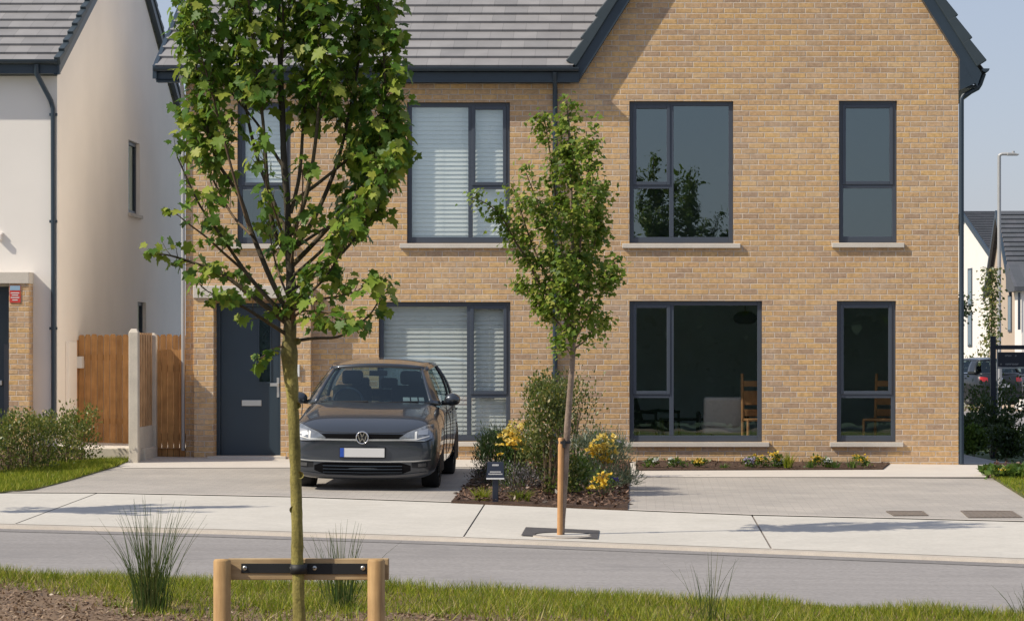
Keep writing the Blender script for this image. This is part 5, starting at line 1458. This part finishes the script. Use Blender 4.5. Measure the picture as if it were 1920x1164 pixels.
for pts, dyy, r0, nl, spread, t0 in LIMBS:
    n = len(pts); P3 = [tp(a, b, dyy*(i/(n-1))**.8) for i, (a, b) in enumerate(pts)]
    sp = spline(P3, 26); rr = [r0*(1 - .84*i/(len(sp)-1)) + .0012 for i in range(len(sp))]
    mbt = MB(); mbt.tube(sp, rr, 8, wob=.1)
    A, ln = along(sp, 200)
    ns = max(3, int(nl/7.8 * ((1.3 if pts[-1][0] > 590 else 1.22) if pts[-1][1] < 300 else .85)))
    for j in range(ns + 2):
        q = 1.0 if j >= ns else t0 + (1-t0)*(j + NR.random())/ns
        k_ = int(q*199); b = A[k_]; td = A[min(200, k_+5)] - A[max(0, k_-5)]; td = td/(np.linalg.norm(td)+1e-9)
        rdl = NR.normal(0, 1, 3); rdl -= td*rdl.dot(td); rdl /= np.linalg.norm(rdl)+1e-9
        d = td*.55 + rdl*.85 + np.array([0, 0, .25]) if j < ns else td + rdl*.25
        d /= np.linalg.norm(d); L_ = (.045 + .135*NR.random()**1.4)*(1.15 - .35*q)*(spread/.075)**.7
        bend = np.array([0, 0, .03*NR.random()]); e = b + d*L_ + bend
        mbt.tube([b, b + d*L_*.55 + bend*.2, e], [.0026, .0019, .0011], 5)
        nn = max(1, int(L_/.042))
        for w in range(nn + 1):
            u = (w + 1)/(nn + 1); c_ = b + (e-b)*u; ph = NR.random()*6.28
            o1 = np.cross(d, [0, 0, 1.0]); o1 /= np.linalg.norm(o1)+1e-9; o2 = np.cross(d, o1)
            for sg in (0, math.pi):
                if NR.random() < .10: continue
                s_ = (.033 + .044*NR.random()**1.2)*(1.0 if w < nn else .72)
                side = o1*math.cos(ph+sg) + o2*math.sin(ph+sg); pe = side*.75 + d*.35 + np.array([0, 0, .12]); pe *= s_*.75
                out = side + d*.3; out[2] = 0
                D_ = out*.75 + NR.normal(0, .30, 3); D_[2] -= .35 + .75*NR.random()
                N_ = out*.45 + NR.normal(0, .42, 3) + np.array([-.30, -.16, .85])
                LPs.append(c_ + pe); LDs.append(D_); LNs.append(N_); LSs.append(s_)
    mbt.build('limb', M['limb_bark'] if r0 > .007 else M['twig'], MT)
print('maple leaves', len(LPs))
V, Fc = leaf_cloud(np.array(LPs), np.array(LDs), np.array(LNs), np.array(LSs), MAPLE, MAPLE_F, curl=.45, fold=.30)
np_mesh('crown', V, Fc, M['maple_leaf'], MT)
# stake frame
gs = gz(-1.9, TY)
SF = wthing('tree_guard', 'low timber frame of two round posts and a rail holding the maple', 'tree stake', (tp(560, 1100)[0], TY, gs))
for px in (416.5, 705.5):
    c_ = tp(px, 1047); r = .0455; m = MB()
    m.lathe([(0, c_[2]), (r*.86, c_[2]-.002), (r, c_[2]-.012), (r*1.01, gs-.2)], (c_[0], TY+.0, 0), 'z', 24); m.build('post', M['post_wood'], SF)
ra, rb_ = tp(424, 1048, .085), tp(727, 1088, .085)
MB().box(ra[0], rb_[0], TY+.049, TY+.092, rb_[2], ra[2]).build('rail', M['rail_wood'], SF, bevel=.004)
xt = tp(560, 1068)[0]; zt0, zt1 = tp(0, 1075)[2], tp(0, 1057)[2]
m = MB().box(tp(450, 0)[0], tp(549, 0)[0], TY+.043, TY+.0485, zt0, zt1).box(tp(572, 0)[0], tp(687, 0)[0], TY+.043, TY+.0485, zt0-.006, zt1)
STp = m.build('strap', M['black'], SF, bevel=.0015)
m = MB(); ring_o = [(xt + .044*math.cos(q), TY + .004 + .042*math.sin(q)) for q in np.linspace(0, 2*math.pi, 29)]; vs = []
for x, y in ring_o: vs += [(x, y, zt0), (x, y, zt1), ]
m.add(vs, [(2*i, 2*i+2, 2*i+3, 2*i+1) for i in range(28)], True); lo = m.build('strap_loop', M['black'], SF)
sd = lo.modifiers.new('s', 'SOLIDIFY'); sd.thickness = .006
MB().box(xt-.02, xt+.03, TY+.040, TY+.052, zt0-.003, zt1+.003).build('strap_block', M['black'], SF)
for px in (457, 546, 588, 679):
    c_ = tp(px, 1065.5); m = MB(); m.lathe([(0, -.0035), (.0075, -.0035), (.0125, -.001), (.0125, .002)], (c_[0], TY+.0415, c_[2]), 'y', 18)
    bo = m.build('washer', M['steel'], STp); MB().lathe([(0, -.004), (.0045, -.004), (.0045, 0)], (c_[0], TY+.0375, c_[2]), 'y', 6).build('bolt', M['iron'], bo)

# ================================================================ slim street tree in the pavement
def slim_tree(label, bx, by, group='slim street trees'):
    z0 = gz(bx, by); t = wthing('street_tree', label, 'tree', (bx, by, z0), group); k = by/F
    q = lambda px, py, dy=0.0: ((px-CX)*k, by+dy, HC + (CY-py)*k)
    sp = spline([(bx, by, z0-.08), q(1052, 990), q(1058, 900), q(1064, 800), q(1070, 720), q(1074, 660), q(1075, 560), q(1073, 450), q(1070, 330), q(1066, 230), q(1063, 190)], 44)
    rr = [np.interp(i/(len(sp)-1), [0, .04, .3, .55, 1], [.045, .038, .032, .024, .004]) for i in range(len(sp))]
    MB().tube(sp, rr, 12, wob=.14).build('trunk', M['bark_young'], t)
    LB = [
     ([(1074, 640), (1060, 600), (1030, 560), (1005, 520), (985, 480), (968, 455), (950, 420), (930, 395), (905, 380), (888, 374)], -0.40, .014, 445, .055, .22),
     ([(1074, 620), (1050, 560), (1015, 500), (990, 440), (970, 380), (958, 345)], 0.40, .013, 486, .075, .3),
     ([(1074, 600), (1055, 520), (1030, 440), (1005, 370), (990, 330)], -0.50, .013, 513, .085, .3),
     ([(1075, 560), (1055, 480), (1045, 400), (1035, 320), (1025, 250), (1018, 215)], 0.24, .012, 445, .065, .3),
     ([(1075, 600), (1085, 520), (1090, 440), (1100, 360), (1105, 300), (1100, 250)], -0.30, .012, 594, .085, .28),
     ([(1075, 620), (1095, 560), (1110, 480), (1120, 400), (1122, 350)], 0.40, .012, 540, .08, .28),
     ([(1075, 640), (1105, 590), (1128, 550), (1140, 520), (1155, 490)], -0.20, .010, 283, .05, .32),
     ([(1075, 480), (1072, 400), (1070, 320), (1066, 250), (1062, 195)], 0.00, .010, 567, .075, .25),
     ([(1074, 640), (1050, 610), (1020, 575), (990, 545), (962, 530)], 0.30, .010, 324, .07, .35),
     ([(1074, 655), (1095, 640), (1110, 620), (1125, 600), (1136, 630)], 0.30, .007, 108, .05, .3),
     ([(1074, 668), (1060, 650), (1048, 640), (1045, 660)], -0.20, .005, 81, .04, .3),
     ([(1074, 650), (1068, 600), (1060, 540), (1062, 480)], -0.44, .009, 513, .085, .15),
     ([(1075, 560), (1090, 500), (1078, 430), (1085, 360)], 0.44, .009, 405, .085, .15),
    ]
    Lp, La = [], []; mb = MB()
    for pts, dyy, r0, nl, spread, t0 in LB:
        n = len(pts); s_ = spline([q(a, b, dyy*i/(n-1)) for i, (a, b) in enumerate(pts)], 20)
        MB().tube(s_, [r0*(1-.85*i/(len(s_)-1))+.002 for i in range(len(s_))], 6).build('limb', M['twig'], t)
        A, ln = along(s_, 200); nl = int(nl*1.35); nc = max(3, nl//18)
        w = t0 + (1-t0)*NR.random(nc)**.9; c_ = A[(w*199).astype(int)] + NR.normal(0, spread*.62, (nc, 3))
        kk = np.repeat(c_, int(nl/nc)+1, 0); Lp.append(kk + NR.normal(0, .046, kk.shape)); La.append(kk)
    LP_, LA_ = np.concatenate(Lp), np.concatenate(La)
    ax_ = np.c_[np.full(len(LA_), q(1073, 0)[0]), np.full(len(LA_), by), LA_[:, 2]]
    D, N = hang(LP_.copy(), ax_*.5+LA_*.5, len(LP_), .5); S = NR.uniform(.032, .060, len(LP_))
    V, Fc = leaf_cloud(LP_, D, N, S, SMALL, SMALL_F, curl=.35, fold=.25); np_mesh('crown', V, Fc, M['young_leaf'], t)
    # stake and tie
    return t
ST1 = slim_tree('slim young street tree growing out of the slate grate in the pavement', tc[0], tc[1])
ky = tc[1]/F; q = lambda px, py: ((px-CX)*ky, HC + (CY-py)*ky)
SK = wthing('tree_stake', 'thin orange timber stake strapped to the slim street tree', 'tree stake', (tc[0]-.03, tc[1]-.03, gz(*tc)))
sk = MB().tube([(q(1052, 0)[0]-.012, tc[1]-.03, gz(*tc)-.05), (q(1052, 821)[0]+.0, tc[1]-.03, q(0, 822)[1]), (q(1052, 820)[0]+.0, tc[1]-.03, q(0, 820)[1])], [.027, .027, .023], 14)
sk.build('stake', M['oak'], SK)
a = q(1046, 829); b = q(1069, 829)
tie = MB(); cxm = (a[0]+b[0])/2
pr = [(cxm + (b[0]-a[0])*.56*math.cos(w), tc[1]-.012 + .052*math.sin(w)) for w in np.linspace(0, 2*math.pi, 25)]
vs = []
for x, y in pr: vs += [(x, y, a[1]-.012), (x, y, a[1]+.014)]
tie.add(vs, [(2*i, 2*i+2, 2*i+3, 2*i+1) for i in range(24)], True)
tie.box(cxm-.012, cxm+.016, tc[1]-.075, tc[1]-.035, a[1]-.05, a[1]+.02); tie.build('tie', M['black'], SK)
# its neighbour along the street, whose shadow reaches into view
ST2 = copy_tree(ST1); ST2.location = (-8.35, 29.1, gz(-8.35, 29.1)); ST2.rotation_euler.z = 1.1
ST2['label'] = 'slim young street tree further up the same pavement'
# trees standing behind the viewer, seen mirrored in the first floor panes
for (x, y, sc_, rz, lab) in ((.42, -10.0, 1.95, .4, 'slim tree mirrored in the first floor window beside the frame'), (1.72, -9.5, 1.85, 2.6, 'slim tree mirrored in the first floor window, middle of the large pane')):
    t = copy_tree(ST1); t.location = (x, y, gz(x, y)); t.scale = (sc_,)*3; t.rotation_euler.z = rz; t['label'] = lab

# ================================================================ shrubs, flowers, tufts
def shrub(name, label, cat, px, py, w, h, n, size, mat, depth=None, tmpl=OVAL, faces=OVAL_F, stems=7, up=.5, flowers=None, group=None, shape=1.0, low=.0, wide=1.0, lift=.05, lumps=9, stem_mat=None):
    """px, py: foot in the photo; w, h: size in metres; flowers = (material, count, size, zlo, zhi)"""
    if isinstance(px, tuple): x, y = px
    else: x, y = gp(px, py)
    z = gz(x, y) + lift; depth = depth or w; rg = np.random.default_rng(int(abs(x*917+y*131)*10) % 99991)
    t = wthing(name, label, cat, (x, y, z), group)
    # stems fan out; leaves gather in sprays along them
    C_ = []; sm = MB()
    for i in range(lumps):
        a = rg.uniform(0, 2*math.pi); r = math.sqrt(rg.random())*.5; hh = low + (1-low)*rg.random()**.75
        taper = (1 - .55*hh**1.5*shape) if shape >= 0 else (.5 + .5*hh)
        C_.append((x + math.cos(a)*r*w*taper, y + math.sin(a)*r*depth*taper, z + h*max(.06, hh*.93)))
    C_ = np.array(C_)
    for i in range(min(stems, len(C_))):
        e = C_[i]; b = np.array([x + (e[0]-x)*.25, y + (e[1]-y)*.25, z-.03])
        sm.tube([b, b*.45 + e*.55 + np.array([(e[0]-x)*-.1, 0, 0]), e], [.007*h+.002, .005*h+.0015, .0015], 5)
    if stems: sm.build('stem', stem_mat or M['twig'], t)
    kk = np.repeat(C_, n//lumps, 0); sg = np.array([w, depth, h*.8])*.42/max(2.0, lumps**.40)
    Pp = kk + rg.normal(0, 1, kk.shape)*sg; Pp[:, 2] = np.maximum(Pp[:, 2], z+.01)
    o = Pp - np.array([x, y, z]); D = unit(o)*.7 + rg.normal(0, .55, Pp.shape); D[:, 2] += up
    N = rg.normal(0, .6, Pp.shape) + unit(o)*.4; N[:, 2] += .4
    S = size*rg.uniform(.6, 1.25, len(Pp)); V, Fc = leaf_cloud(Pp, D, N, S, tmpl, faces, .2, wide)
    np_mesh('foliage', V, Fc, mat, t)
    if flowers:
        for fm, fn, fs_, zlo, zhi in (flowers if isinstance(flowers, list) else [flowers]):
            heads = max(3, fn//9); a = rg.uniform(0, 2*math.pi, heads); r = np.sqrt(rg.random(heads))*.48; hz = rg.uniform(zlo, zhi, heads)
            H_ = np.c_[x + np.cos(a)*r*w, y + np.sin(a)*r*depth - .02, z + hz*h]; kk = np.repeat(H_, 9, 0)
            d = rg.normal(0, 1, kk.shape); d[:, 2] = np.abs(d[:, 2])*.8; d[:, 1] -= .3; Pf = kk + unit(d)*fs_*.35
            nn = rg.normal(0, .4, kk.shape); nn[:, 2] += .8; nn[:, 1] -= .6
            V, Fc = leaf_cloud(Pf, d, nn, fs_*rg.uniform(.7, 1.2, len(Pf)), OVAL, OVAL_F, .3, 1.7); np_mesh('flower', V, Fc, fm, t)
    return t
def tuft(name, label, cat, x, y, h, n, spread, mat, w=.008, lean=.35, group=None, seg=4, lift=.0, foot=.08):
    "arching blades from one foot"
    z = gz(x, y) + lift; rg = np.random.default_rng(int(abs(x*733+y*57)*10) % 99991); t = wthing(name, label, cat, (x, y, z), group); V, Fc = [], []
    for i in range(n):
        a = rg.uniform(0, 2*math.pi); L = h*rg.uniform(.45, 1.05); le = lean*abs(rg.normal(.6, .45)); d = np.array([math.cos(a), math.sin(a)*.8])
        f = np.array([x, y]) + d*rg.uniform(0, foot)*.9 + rg.normal(0, foot*.3, 2); side = np.array([-d[1], d[0]]) if rg.random() < .5 else np.array([1.0, 0]); ww = w*rg.uniform(.6, 1.2)
        b = len(V)
        for j in range(seg+1):
            u = j/seg; c_ = f + d*spread*le*(u**1.7)*L/h*1.4; zz = z + L*(u - .18*le*u*u) - .02; k_ = ww*.5*(1-u**1.6) + .0006
            V += [(c_[0]-side[0]*k_, c_[1]-side[1]*k_, zz), (c_[0]+side[0]*k_, c_[1]+side[1]*k_, zz)]
        Fc += [(b+2*j, b+2*j+1, b+2*j+3, b+2*j+2) for j in range(seg)]
    np_mesh('blades', np.array(V), np.array(Fc), mat, t); return t
# bed between the drives
shrub('evergreen_bush', 'tall airy olive green bush behind the slim street tree', 'bush', 1028, 930, .68, 1.28, 5600, .046, M['olive_leaf'], .7, stems=14, up=.6, shape=.35, lumps=52, low=.02)
shrub('evergreen_bush', 'upper leafy shoots of a loose shrub against the brick beside the downpipe', 'bush', 1062, 896, .85, 1.28, 900, .045, M['olive_leaf'], .4, stems=18, up=.7, shape=-1, lumps=26, low=.45)
shrub('rosemary_bush', 'dense dark green needle bush behind the small navy sign', 'bush', 946, 915, .54, .58, 6500, .060, M['dark_leaf'], .45, stems=6, up=1.1, shape=.2, lumps=16, wide=.4)
shrub('lavender_bush', 'grey green feathery lavender mound spilling towards the paved drive', 'bush', 1130, 918, .80, .60, 6500, .070, M['grey_leaf'], .7, stems=8, up=.8, shape=.5, lumps=26, wide=.24, flowers=(M['lilac'], 60, .018, .6, 1.05))
shrub('flowering_shrub', 'yellow flowering shrub under the living room window corner', 'shrub', 962, 921, .36, .74, 300, .045, M['green_leaf'], .3, stems=8, up=.7, lumps=10, flowers=[(M['pale_yellow'], 330, .045, .66, 1.0), (M['yellow'], 120, .04, .5, .95)])
shrub('flowering_shrub', 'tall yellow flower heads standing above the grey lavender', 'shrub', 1128, 924, .30, .62, 160, .04, M['green_leaf'], .2, stems=8, up=.7, lumps=8, flowers=[(M['pale_yellow'], 200, .052, .66, 1.0), (M['yellow'], 110, .045, .45, .85)])
shrub('wallflower', 'low deep yellow flowers at the front edge of the bed', 'flower', 1128, 940, .26, .27, 160, .035, M['green_leaf'], .2, stems=5, lumps=8, flowers=(M['yellow'], 170, .04, .15, 1.0))
shrub('broadleaf_shrub', 'bright green leafy shrub just beside the tree stake', 'shrub', 1085, 928, .30, .40, 420, .05, M['green_leaf'], .3, lumps=12, wide=1.3, flowers=(M['yellow'], 18, .025, .4, .8))
shrub('heather', 'low greyish heather with pale tips behind the sign post', 'heather', 972, 932, .52, .32, 1700, .032, M['heather'], .4, lumps=16, up=.9, wide=.5)
shrub('heather', 'dark heather between the sign post and the shaded drive', 'heather', 908, 915, .34, .28, 800, .032, M['heather'], .35, lumps=10, up=.9, wide=.5)
shrub('red_shrub', 'small red leaved shrub poking out beside the dark needle bush', 'shrub', 912, 893, .22, .34, 130, .05, M['red_leaf'], .2, lumps=7, wide=.8, low=.3)
shrub('red_shrub', 'patch of coral red leaves deep in the bed', 'shrub', 1000, 900, .22, .36, 130, .045, M['red_leaf'], .2, lumps=6, wide=.8, low=.4)
shrub('violet_plant', 'small violet flowers low at the drive side of the bed', 'flower', 1150, 928, .16, .16, 70, .035, M['green_leaf'], .15, lumps=4, flowers=(M['violet'], 60, .024, .4, 1.1))
x, y = gp(903, 941); tuft('grass_tuft', 'pale dry grass tuft beside the foot of the navy sign', 'grass tuft', x, y, .17, 130, .12, M['grass'], .007, .8, 'small grass tufts in the bed', lift=.04)
x, y = gp(978, 943); tuft('grass_tuft', 'pale dry grass tuft in the bark below the heather', 'grass tuft', x, y, .14, 130, .13, M['grass'], .007, .8, 'small grass tufts in the bed', lift=.04)
# narrow strip of flowers along the brick
SFL = [
 (1222, 'white_petal', .15, .10, 'white flower clump at the lavender end of the strip'),
 (1266, 'white_petal', .17, .10, 'white flower clump second along the brick strip'),
 (1313, 'yellow', .15, .09, 'faint yellow low clump below the wide window'),
 (1404, 'lilac', .16, .10, 'pale lilac flower clump below the wide window'),
 (1425, 'yellow', .17, .13, 'greenish yellow clump beside the lilac flowers'),
 (1452, 'yellow', .18, .17, 'taller yellow clump next to the strappy plant'),
 (1462, 'white_petal', .12, .08, 'tiny white flowers in front of the strappy plant'),
 (1532, 'yellow', .15, .13, 'golden clump between the two windows'),
 (1549, 'white_petal', .12, .10, 'small white clump touching the golden flowers'),
 (1615, 'yellow', .19, .14, 'large golden clump at the far end of the strip')]
for px, fm, w, h, lab in SFL:
    shrub('bedding_flower', lab, 'flower', px, 880, w*1.15, h, 170, .045, M['green_leaf'], .16, stems=0, lumps=8, lift=.03, flowers=(M[fm], 120 if fm != 'white_petal' else 75, .028, .5, 1.15), group='bedding flowers along the brick wall')
for px, h, lab in ((1356, .10, 'small green tuft below the edge of the wide window'), (1520, .15, 'dark green tuft before the golden flowers'), (1566, .15, 'green tuft under the slim window sill'), (1598, .17, 'upright green tuft beside the large golden clump')):
    x, y = gp(px, 881); tuft('bedding_tuft', lab, 'plant', x, y, h, 40, .10, M['green_leaf'], .016, .6, 'green tufts along the brick wall', lift=.02, foot=.04)
x, y = gp(1477, 881); tuft('day_lily', 'yellow green strappy plant, tallest in the strip by the wall', 'plant', x, y, .27, 60, .16, M['grass'], .018, .7, lift=.02, foot=.04)
# hedge row along the neighbour's front
for i, (px, py, w, h, lab) in enumerate([
    (-40, 893, .8, .80, 'bushy olive shrub running out of the picture edge'), (14, 889, .66, .76, 'olive shrub before the dark door of the cream house'), (52, 886, .60, .74, 'shrub with reddish tips below the brick pier'),
    (84, 882, .55, .66, 'shrub in front of the corner of the cream house'), (116, 876, .52, .70, 'shrub at the foot of the dark downpipe'), (150, 868, .48, .72, 'last yellow tipped shrub before the timber fence')]):
    shrub('hedge_shrub', lab, 'shrub', px, py, w, h, 1500, .045, M['hedge_leaf'], .55, stems=12, up=.7, shape=.15, lumps=34, lift=.02, group='shrubs before the cream house')
# shaded planting beside the corner
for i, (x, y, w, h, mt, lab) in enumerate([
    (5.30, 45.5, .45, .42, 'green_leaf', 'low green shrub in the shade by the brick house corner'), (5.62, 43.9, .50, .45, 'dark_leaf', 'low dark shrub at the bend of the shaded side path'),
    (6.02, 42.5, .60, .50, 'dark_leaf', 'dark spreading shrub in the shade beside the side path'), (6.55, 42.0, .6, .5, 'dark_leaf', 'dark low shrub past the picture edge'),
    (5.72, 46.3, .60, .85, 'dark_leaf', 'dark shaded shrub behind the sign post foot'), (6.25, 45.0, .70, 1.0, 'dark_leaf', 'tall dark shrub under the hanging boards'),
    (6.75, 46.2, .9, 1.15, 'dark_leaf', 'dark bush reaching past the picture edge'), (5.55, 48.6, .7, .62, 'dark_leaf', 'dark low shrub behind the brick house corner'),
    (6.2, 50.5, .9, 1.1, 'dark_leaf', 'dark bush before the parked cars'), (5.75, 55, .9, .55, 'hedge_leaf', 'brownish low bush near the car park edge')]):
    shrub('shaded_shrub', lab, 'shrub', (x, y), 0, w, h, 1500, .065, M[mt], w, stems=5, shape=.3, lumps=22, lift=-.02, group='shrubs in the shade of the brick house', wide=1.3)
for px, py, w, h, lab in ((1858, 893, .26, .07, 'small leafy bedding plant at the tip of the corner bed'), (1884, 900, .40, .11, 'broad leaved green plant in the corner bed'), (1915, 900, .45, .13, 'largest leafy plant in the corner bed'), (1950, 900, .45, .13, 'leafy plant just past the picture edge')):
    shrub('bedding_plant', lab, 'plant', px, py, w, h, 240, .072, M['green_leaf'], w, stems=0, lumps=12, wide=1.6, lift=.03, group='leafy plants in the corner bed', flowers=(M['yellow'], 18, .03, .6, 1.0))
# thin tree and green masses by the far houses
k = 76/F; x0_ = (1858-CX)*k; zb_ = gz(9, 76)
t = wthing('sapling', 'thin pale green sapling beside the street lamp column', 'tree', (x0_, 76, zb_))
MB().tube([(x0_, 76, zb_), (x0_+.02, 76, HC+(CY-560)*k), (x0_+.03, 76, HC+(CY-505)*k)], [.03, .02, .006], 6).build('trunk', M['twig'], t)
n = 900; zz = HC + (CY-NR.uniform(500, 650, n))*k; cen = np.round(NR.random(n)*14)/14
Pp = np.c_[x0_ + NR.normal(0, .13, n), 76 + NR.normal(0, .15, n), zz]; D, N = hang(Pp.copy(), np.c_[np.full(n, x0_), np.full(n, 76.0), zz], n)
V, Fc = leaf_cloud(Pp, D, N, NR.uniform(.06, .12, n), OVAL, OVAL_F, .2, 1.4); np_mesh('crown', V, Fc, M['olive_leaf'], t)
k = 84/F; x0_ = (1798-CX)*k
t = wthing('round_tree', 'dark green round crown peeping out behind the brick house corner', 'tree', (x0_, 84, gz(9, 84)))
MB().tube([(x0_, 84, gz(9, 84)), (x0_, 84, HC+(CY-590)*k)], [.06, .03], 6).build('trunk', M['twig'], t)
n = 700; Pp = np.array([x0_, 84, HC+(CY-575)*k]) + NR.normal(0, 1, (n, 3))*np.array([.15, .15, .20]); D, N = hang(Pp.copy(), np.tile(np.array([x0_, 84, HC+(CY-575)*k]), (n, 1)), n)
V, Fc = leaf_cloud(Pp, D, N, NR.uniform(.06, .12, n), OVAL, OVAL_F, .2, 1.4); np_mesh('crown', V, Fc, M['dark_leaf'], t)
for px, Y, w, h, mt, lab in ((1826, 104, 1.0, 1.7, 'hedge_leaf', 'straggly shrub before the white gabled house'), (1838, 100, .8, 2.0, 'olive_leaf', 'yellow green shrub before the white gabled house'), (1806, 106, 1.0, 1.3, 'olive_leaf', 'low shrub behind the far parked car')):
    shrub('verge_shrub', lab, 'shrub', ((px-CX)*Y/F, Y), 0, w, h, 500, .14, M[mt], 1.0, stems=8, shape=.2, lumps=16, lift=0, group='shrubs beyond the far cars')

# ================================================================ grass and mulch
def scatter_grass(name, pts_fn, n, hmin, hmax, w, mat, seed, lean=.4):
    rg = np.random.default_rng(seed); P = pts_fn(n, rg); n = len(P); a = rg.uniform(0, math.pi, n); s = np.c_[np.cos(a), np.sin(a), np.zeros(n)]
    h = rg.uniform(hmin, hmax, n)[:, None]*np.array([.62 + .75*max(0, .5 + noise.noise(Vector((a_*1.7, b_*1.7, 4)))) for a_, b_ in P[:, :2]])[:, None]; ww = (w*rg.uniform(.6, 1.3, n))[:, None]; d = np.c_[rg.normal(0, lean, n), rg.normal(0, lean, n), np.ones(n)]
    V = np.empty((n, 3, 3)); V[:, 0] = P - s*ww/2; V[:, 1] = P + s*ww/2; V[:, 2] = P + d*h
    return tag(np_mesh(name, V.reshape(-1, 3), np.arange(n*3).reshape(-1, 3), mat), kind='stuff')
def in_poly(poly, n, rg, dz):
    poly = np.array(poly); lo, hi = poly.min(0), poly.max(0); out = []
    while sum(map(len, out)) < n:
        q = rg.uniform(lo, hi, (n, 2)); ins = np.zeros(n, bool); j = len(poly)-1
        for i in range(len(poly)):
            xi, yi = poly[i]; xj, yj = poly[j]; c_ = ((yi > q[:, 1]) != (yj > q[:, 1])) & (q[:, 0] < (xj-xi)*(q[:, 1]-yi)/(yj-yi+1e-12)+xi); ins ^= c_; j = i
        out.append(q[ins])
    q = np.concatenate(out)[:n]; return np.c_[q, [gz(a, b)+dz for a, b in q]]
scatter_grass('lawn_grass', lambda n, rg: in_poly(LAWN_L, n, rg, .02), 26000, .03, .075, .010, M['grass'], 5)
scatter_grass('lawn_grass', lambda n, rg: in_poly(LAWN_R, n, rg, .02), 9000, .03, .06, .010, M['grass'], 6)
def cover_at(x, y):
    "share of grass on the verge: dense by the kerb, patchy towards the mulch"
    e = at_x(NEAR, x) - .15 - y
    edge = float(np.interp(x, [-6, -4.6, -3.8, -2.6, -1.2, 0, 3, 5], [1.35, 1.4, 2.2, 3.2, 2.6, 3.0, 3.6, 3.8]))
    k = noise.noise(Vector((x*1.3, y*1.3, 7)))*.55 + noise.noise(Vector((x*4.2, y*4.2, 2)))*.35
    v = 1.15 - (e/edge)**1.6 + k*min(1.0, .25 + e/1.0)*1.1
    return min(1.0, max(0.0, v))
def verge_pts(n, rg):
    q = np.c_[rg.uniform(-6.6, 5.6, n*2), rg.random(n*2)**1.25]; out = []
    for x, u in q:
        y1 = at_x(NEAR, x) - .16; y = y1 - u*4.6
        if rg.random() < cover_at(x, y): out.append((x, y, verge_z(x, y)-.005))
    return np.array(out)
scatter_grass('verge_grass', verge_pts, 62000, .035, .105, .0085, M['grass'], 8, .45)
scatter_grass('dry_verge_grass', verge_pts, 9000, .04, .11, .007, M['dry_grass'], 18, .75)
def chips_in(n, rg, fn, mat, name, size, flat=.5):
    P = fn(n, rg); n = len(P); D = rg.normal(0, 1, (n, 3)); D[:, 2] *= flat; N = rg.normal(0, .5, (n, 3)); N[:, 2] += 1
    V, Fc = leaf_cloud(P, D, N, size*rg.uniform(.4, 1.3, n), OVAL, OVAL_F, .3, .8); return tag(np_mesh(name, V, Fc, mat), kind='stuff')
def mulch_pts(n, rg):
    out = []
    for x, u in np.c_[rg.uniform(-6.3, 4.9, n), rg.random(n)]:
        y = at_x(NEAR, x) - .5 - u*4.4
        if rg.random() > cover_at(x, y)*.9: out.append((x, y, verge_z(x, y)+.008*rg.random()))
    return np.array(out)
chips_in(60000, np.random.default_rng(4), mulch_pts, M['straw'], 'verge_mulch', .036)
BEDP = [bl0, (fx(955), yw-.05), (fx(1180), yw-.05), br0, br1, bl1]
chips_in(5200, np.random.default_rng(9), lambda n, rg: in_poly(BEDP, n, rg, .058), M['chip'], 'bark_mulch', .06)
chips_in(900, np.random.default_rng(10), lambda n, rg: in_poly(BED_R, n, rg, .043), M['chip'], 'bark_mulch', .06)
chips_in(700, np.random.default_rng(12), lambda n, rg: in_poly([(fx(1192), gp(1192, 884)[1]), gp(1655, 882), (fx(1668), yw-.05), (fx(1192), yw-.05)], n, rg, .036), M['chip'], 'bark_mulch', .05)
chips_in(2500, np.random.default_rng(13), lambda n, rg: in_poly(HEDGE_BED, n, rg, .036), M['straw'], 'hedge_mulch', .06)
# rushes on the verge
for px, Y, h, n, sp_, w, lab in ((281, 20.0, .84, 200, .42, .0056, 'tall upright clump of thin rushes in the mulch'), (640, 20.3, .68, 105, .30, .0056, 'clump of rushes behind the timber stake frame'), (1332, 19.6, .58, 32, .30, .005, 'sparse thin rushes at the grass edge by the road'), (1930, 20.2, .30, 40, .3, .007, 'rushes at the picture edge by the road')):
    x = (px-CX)*Y/F; tuft('rush_clump', lab, 'grass clump', x, Y, h, n, sp_, M['rush'], w, .55, 'rush clumps on the verge', seg=5, lift=.03, foot=.10)
tidy()

# the overgrown hedgerow across the open ground behind the viewer: it fills the lower panes as a dark mirror image
hv = wthing('hedgerow', 'dark overgrown hedgerow mirrored in the ground floor windows', 'hedge', (1.0, -6, gz(1, -6)))
zb_ = gz(1, -6); m = MB(); xs = np.linspace(-16, 18, 69); vs = []
for x in xs:
    top = 4.3 + .5*noise.noise(Vector((x*.5, 1, 2))) + .25*noise.noise(Vector((x*1.7, 4, 2)))
    for dy_, hh in ((1.0, 0), (1.25, .5), (1.0, .85), (.3, 1.0), (-.9, .9), (-1.2, .3), (-1.0, 0)):
        vs.append((x, -6 + dy_ + .25*noise.noise(Vector((x*1.3, dy_, hh*3))), zb_ + hh*top))
m.add(vs, [(i*7+j, i*7+j+1, (i+1)*7+j+1, (i+1)*7+j) for i in range(68) for j in range(6)], True); m.build('branches', M['dark_leaf'], hv)
n = 9000; x = NR.uniform(-16, 18, n); hh = NR.random(n); Pp = np.c_[x, -6 + 1.1*np.sqrt(np.maximum(0, 1-(hh-.4)**2)) + NR.normal(0, .25, n), zb_ + hh*4.55]
D = NR.normal(0, 1, (n, 3)); N = NR.normal(0, .6, (n, 3)) + np.array([0, .8, .4]); V, Fc = leaf_cloud(Pp, D, N, NR.uniform(.15, .30, n), OVAL, OVAL_F, .2, 1.4); np_mesh('foliage', V, Fc, M['dark_leaf'], hv)
tidy()
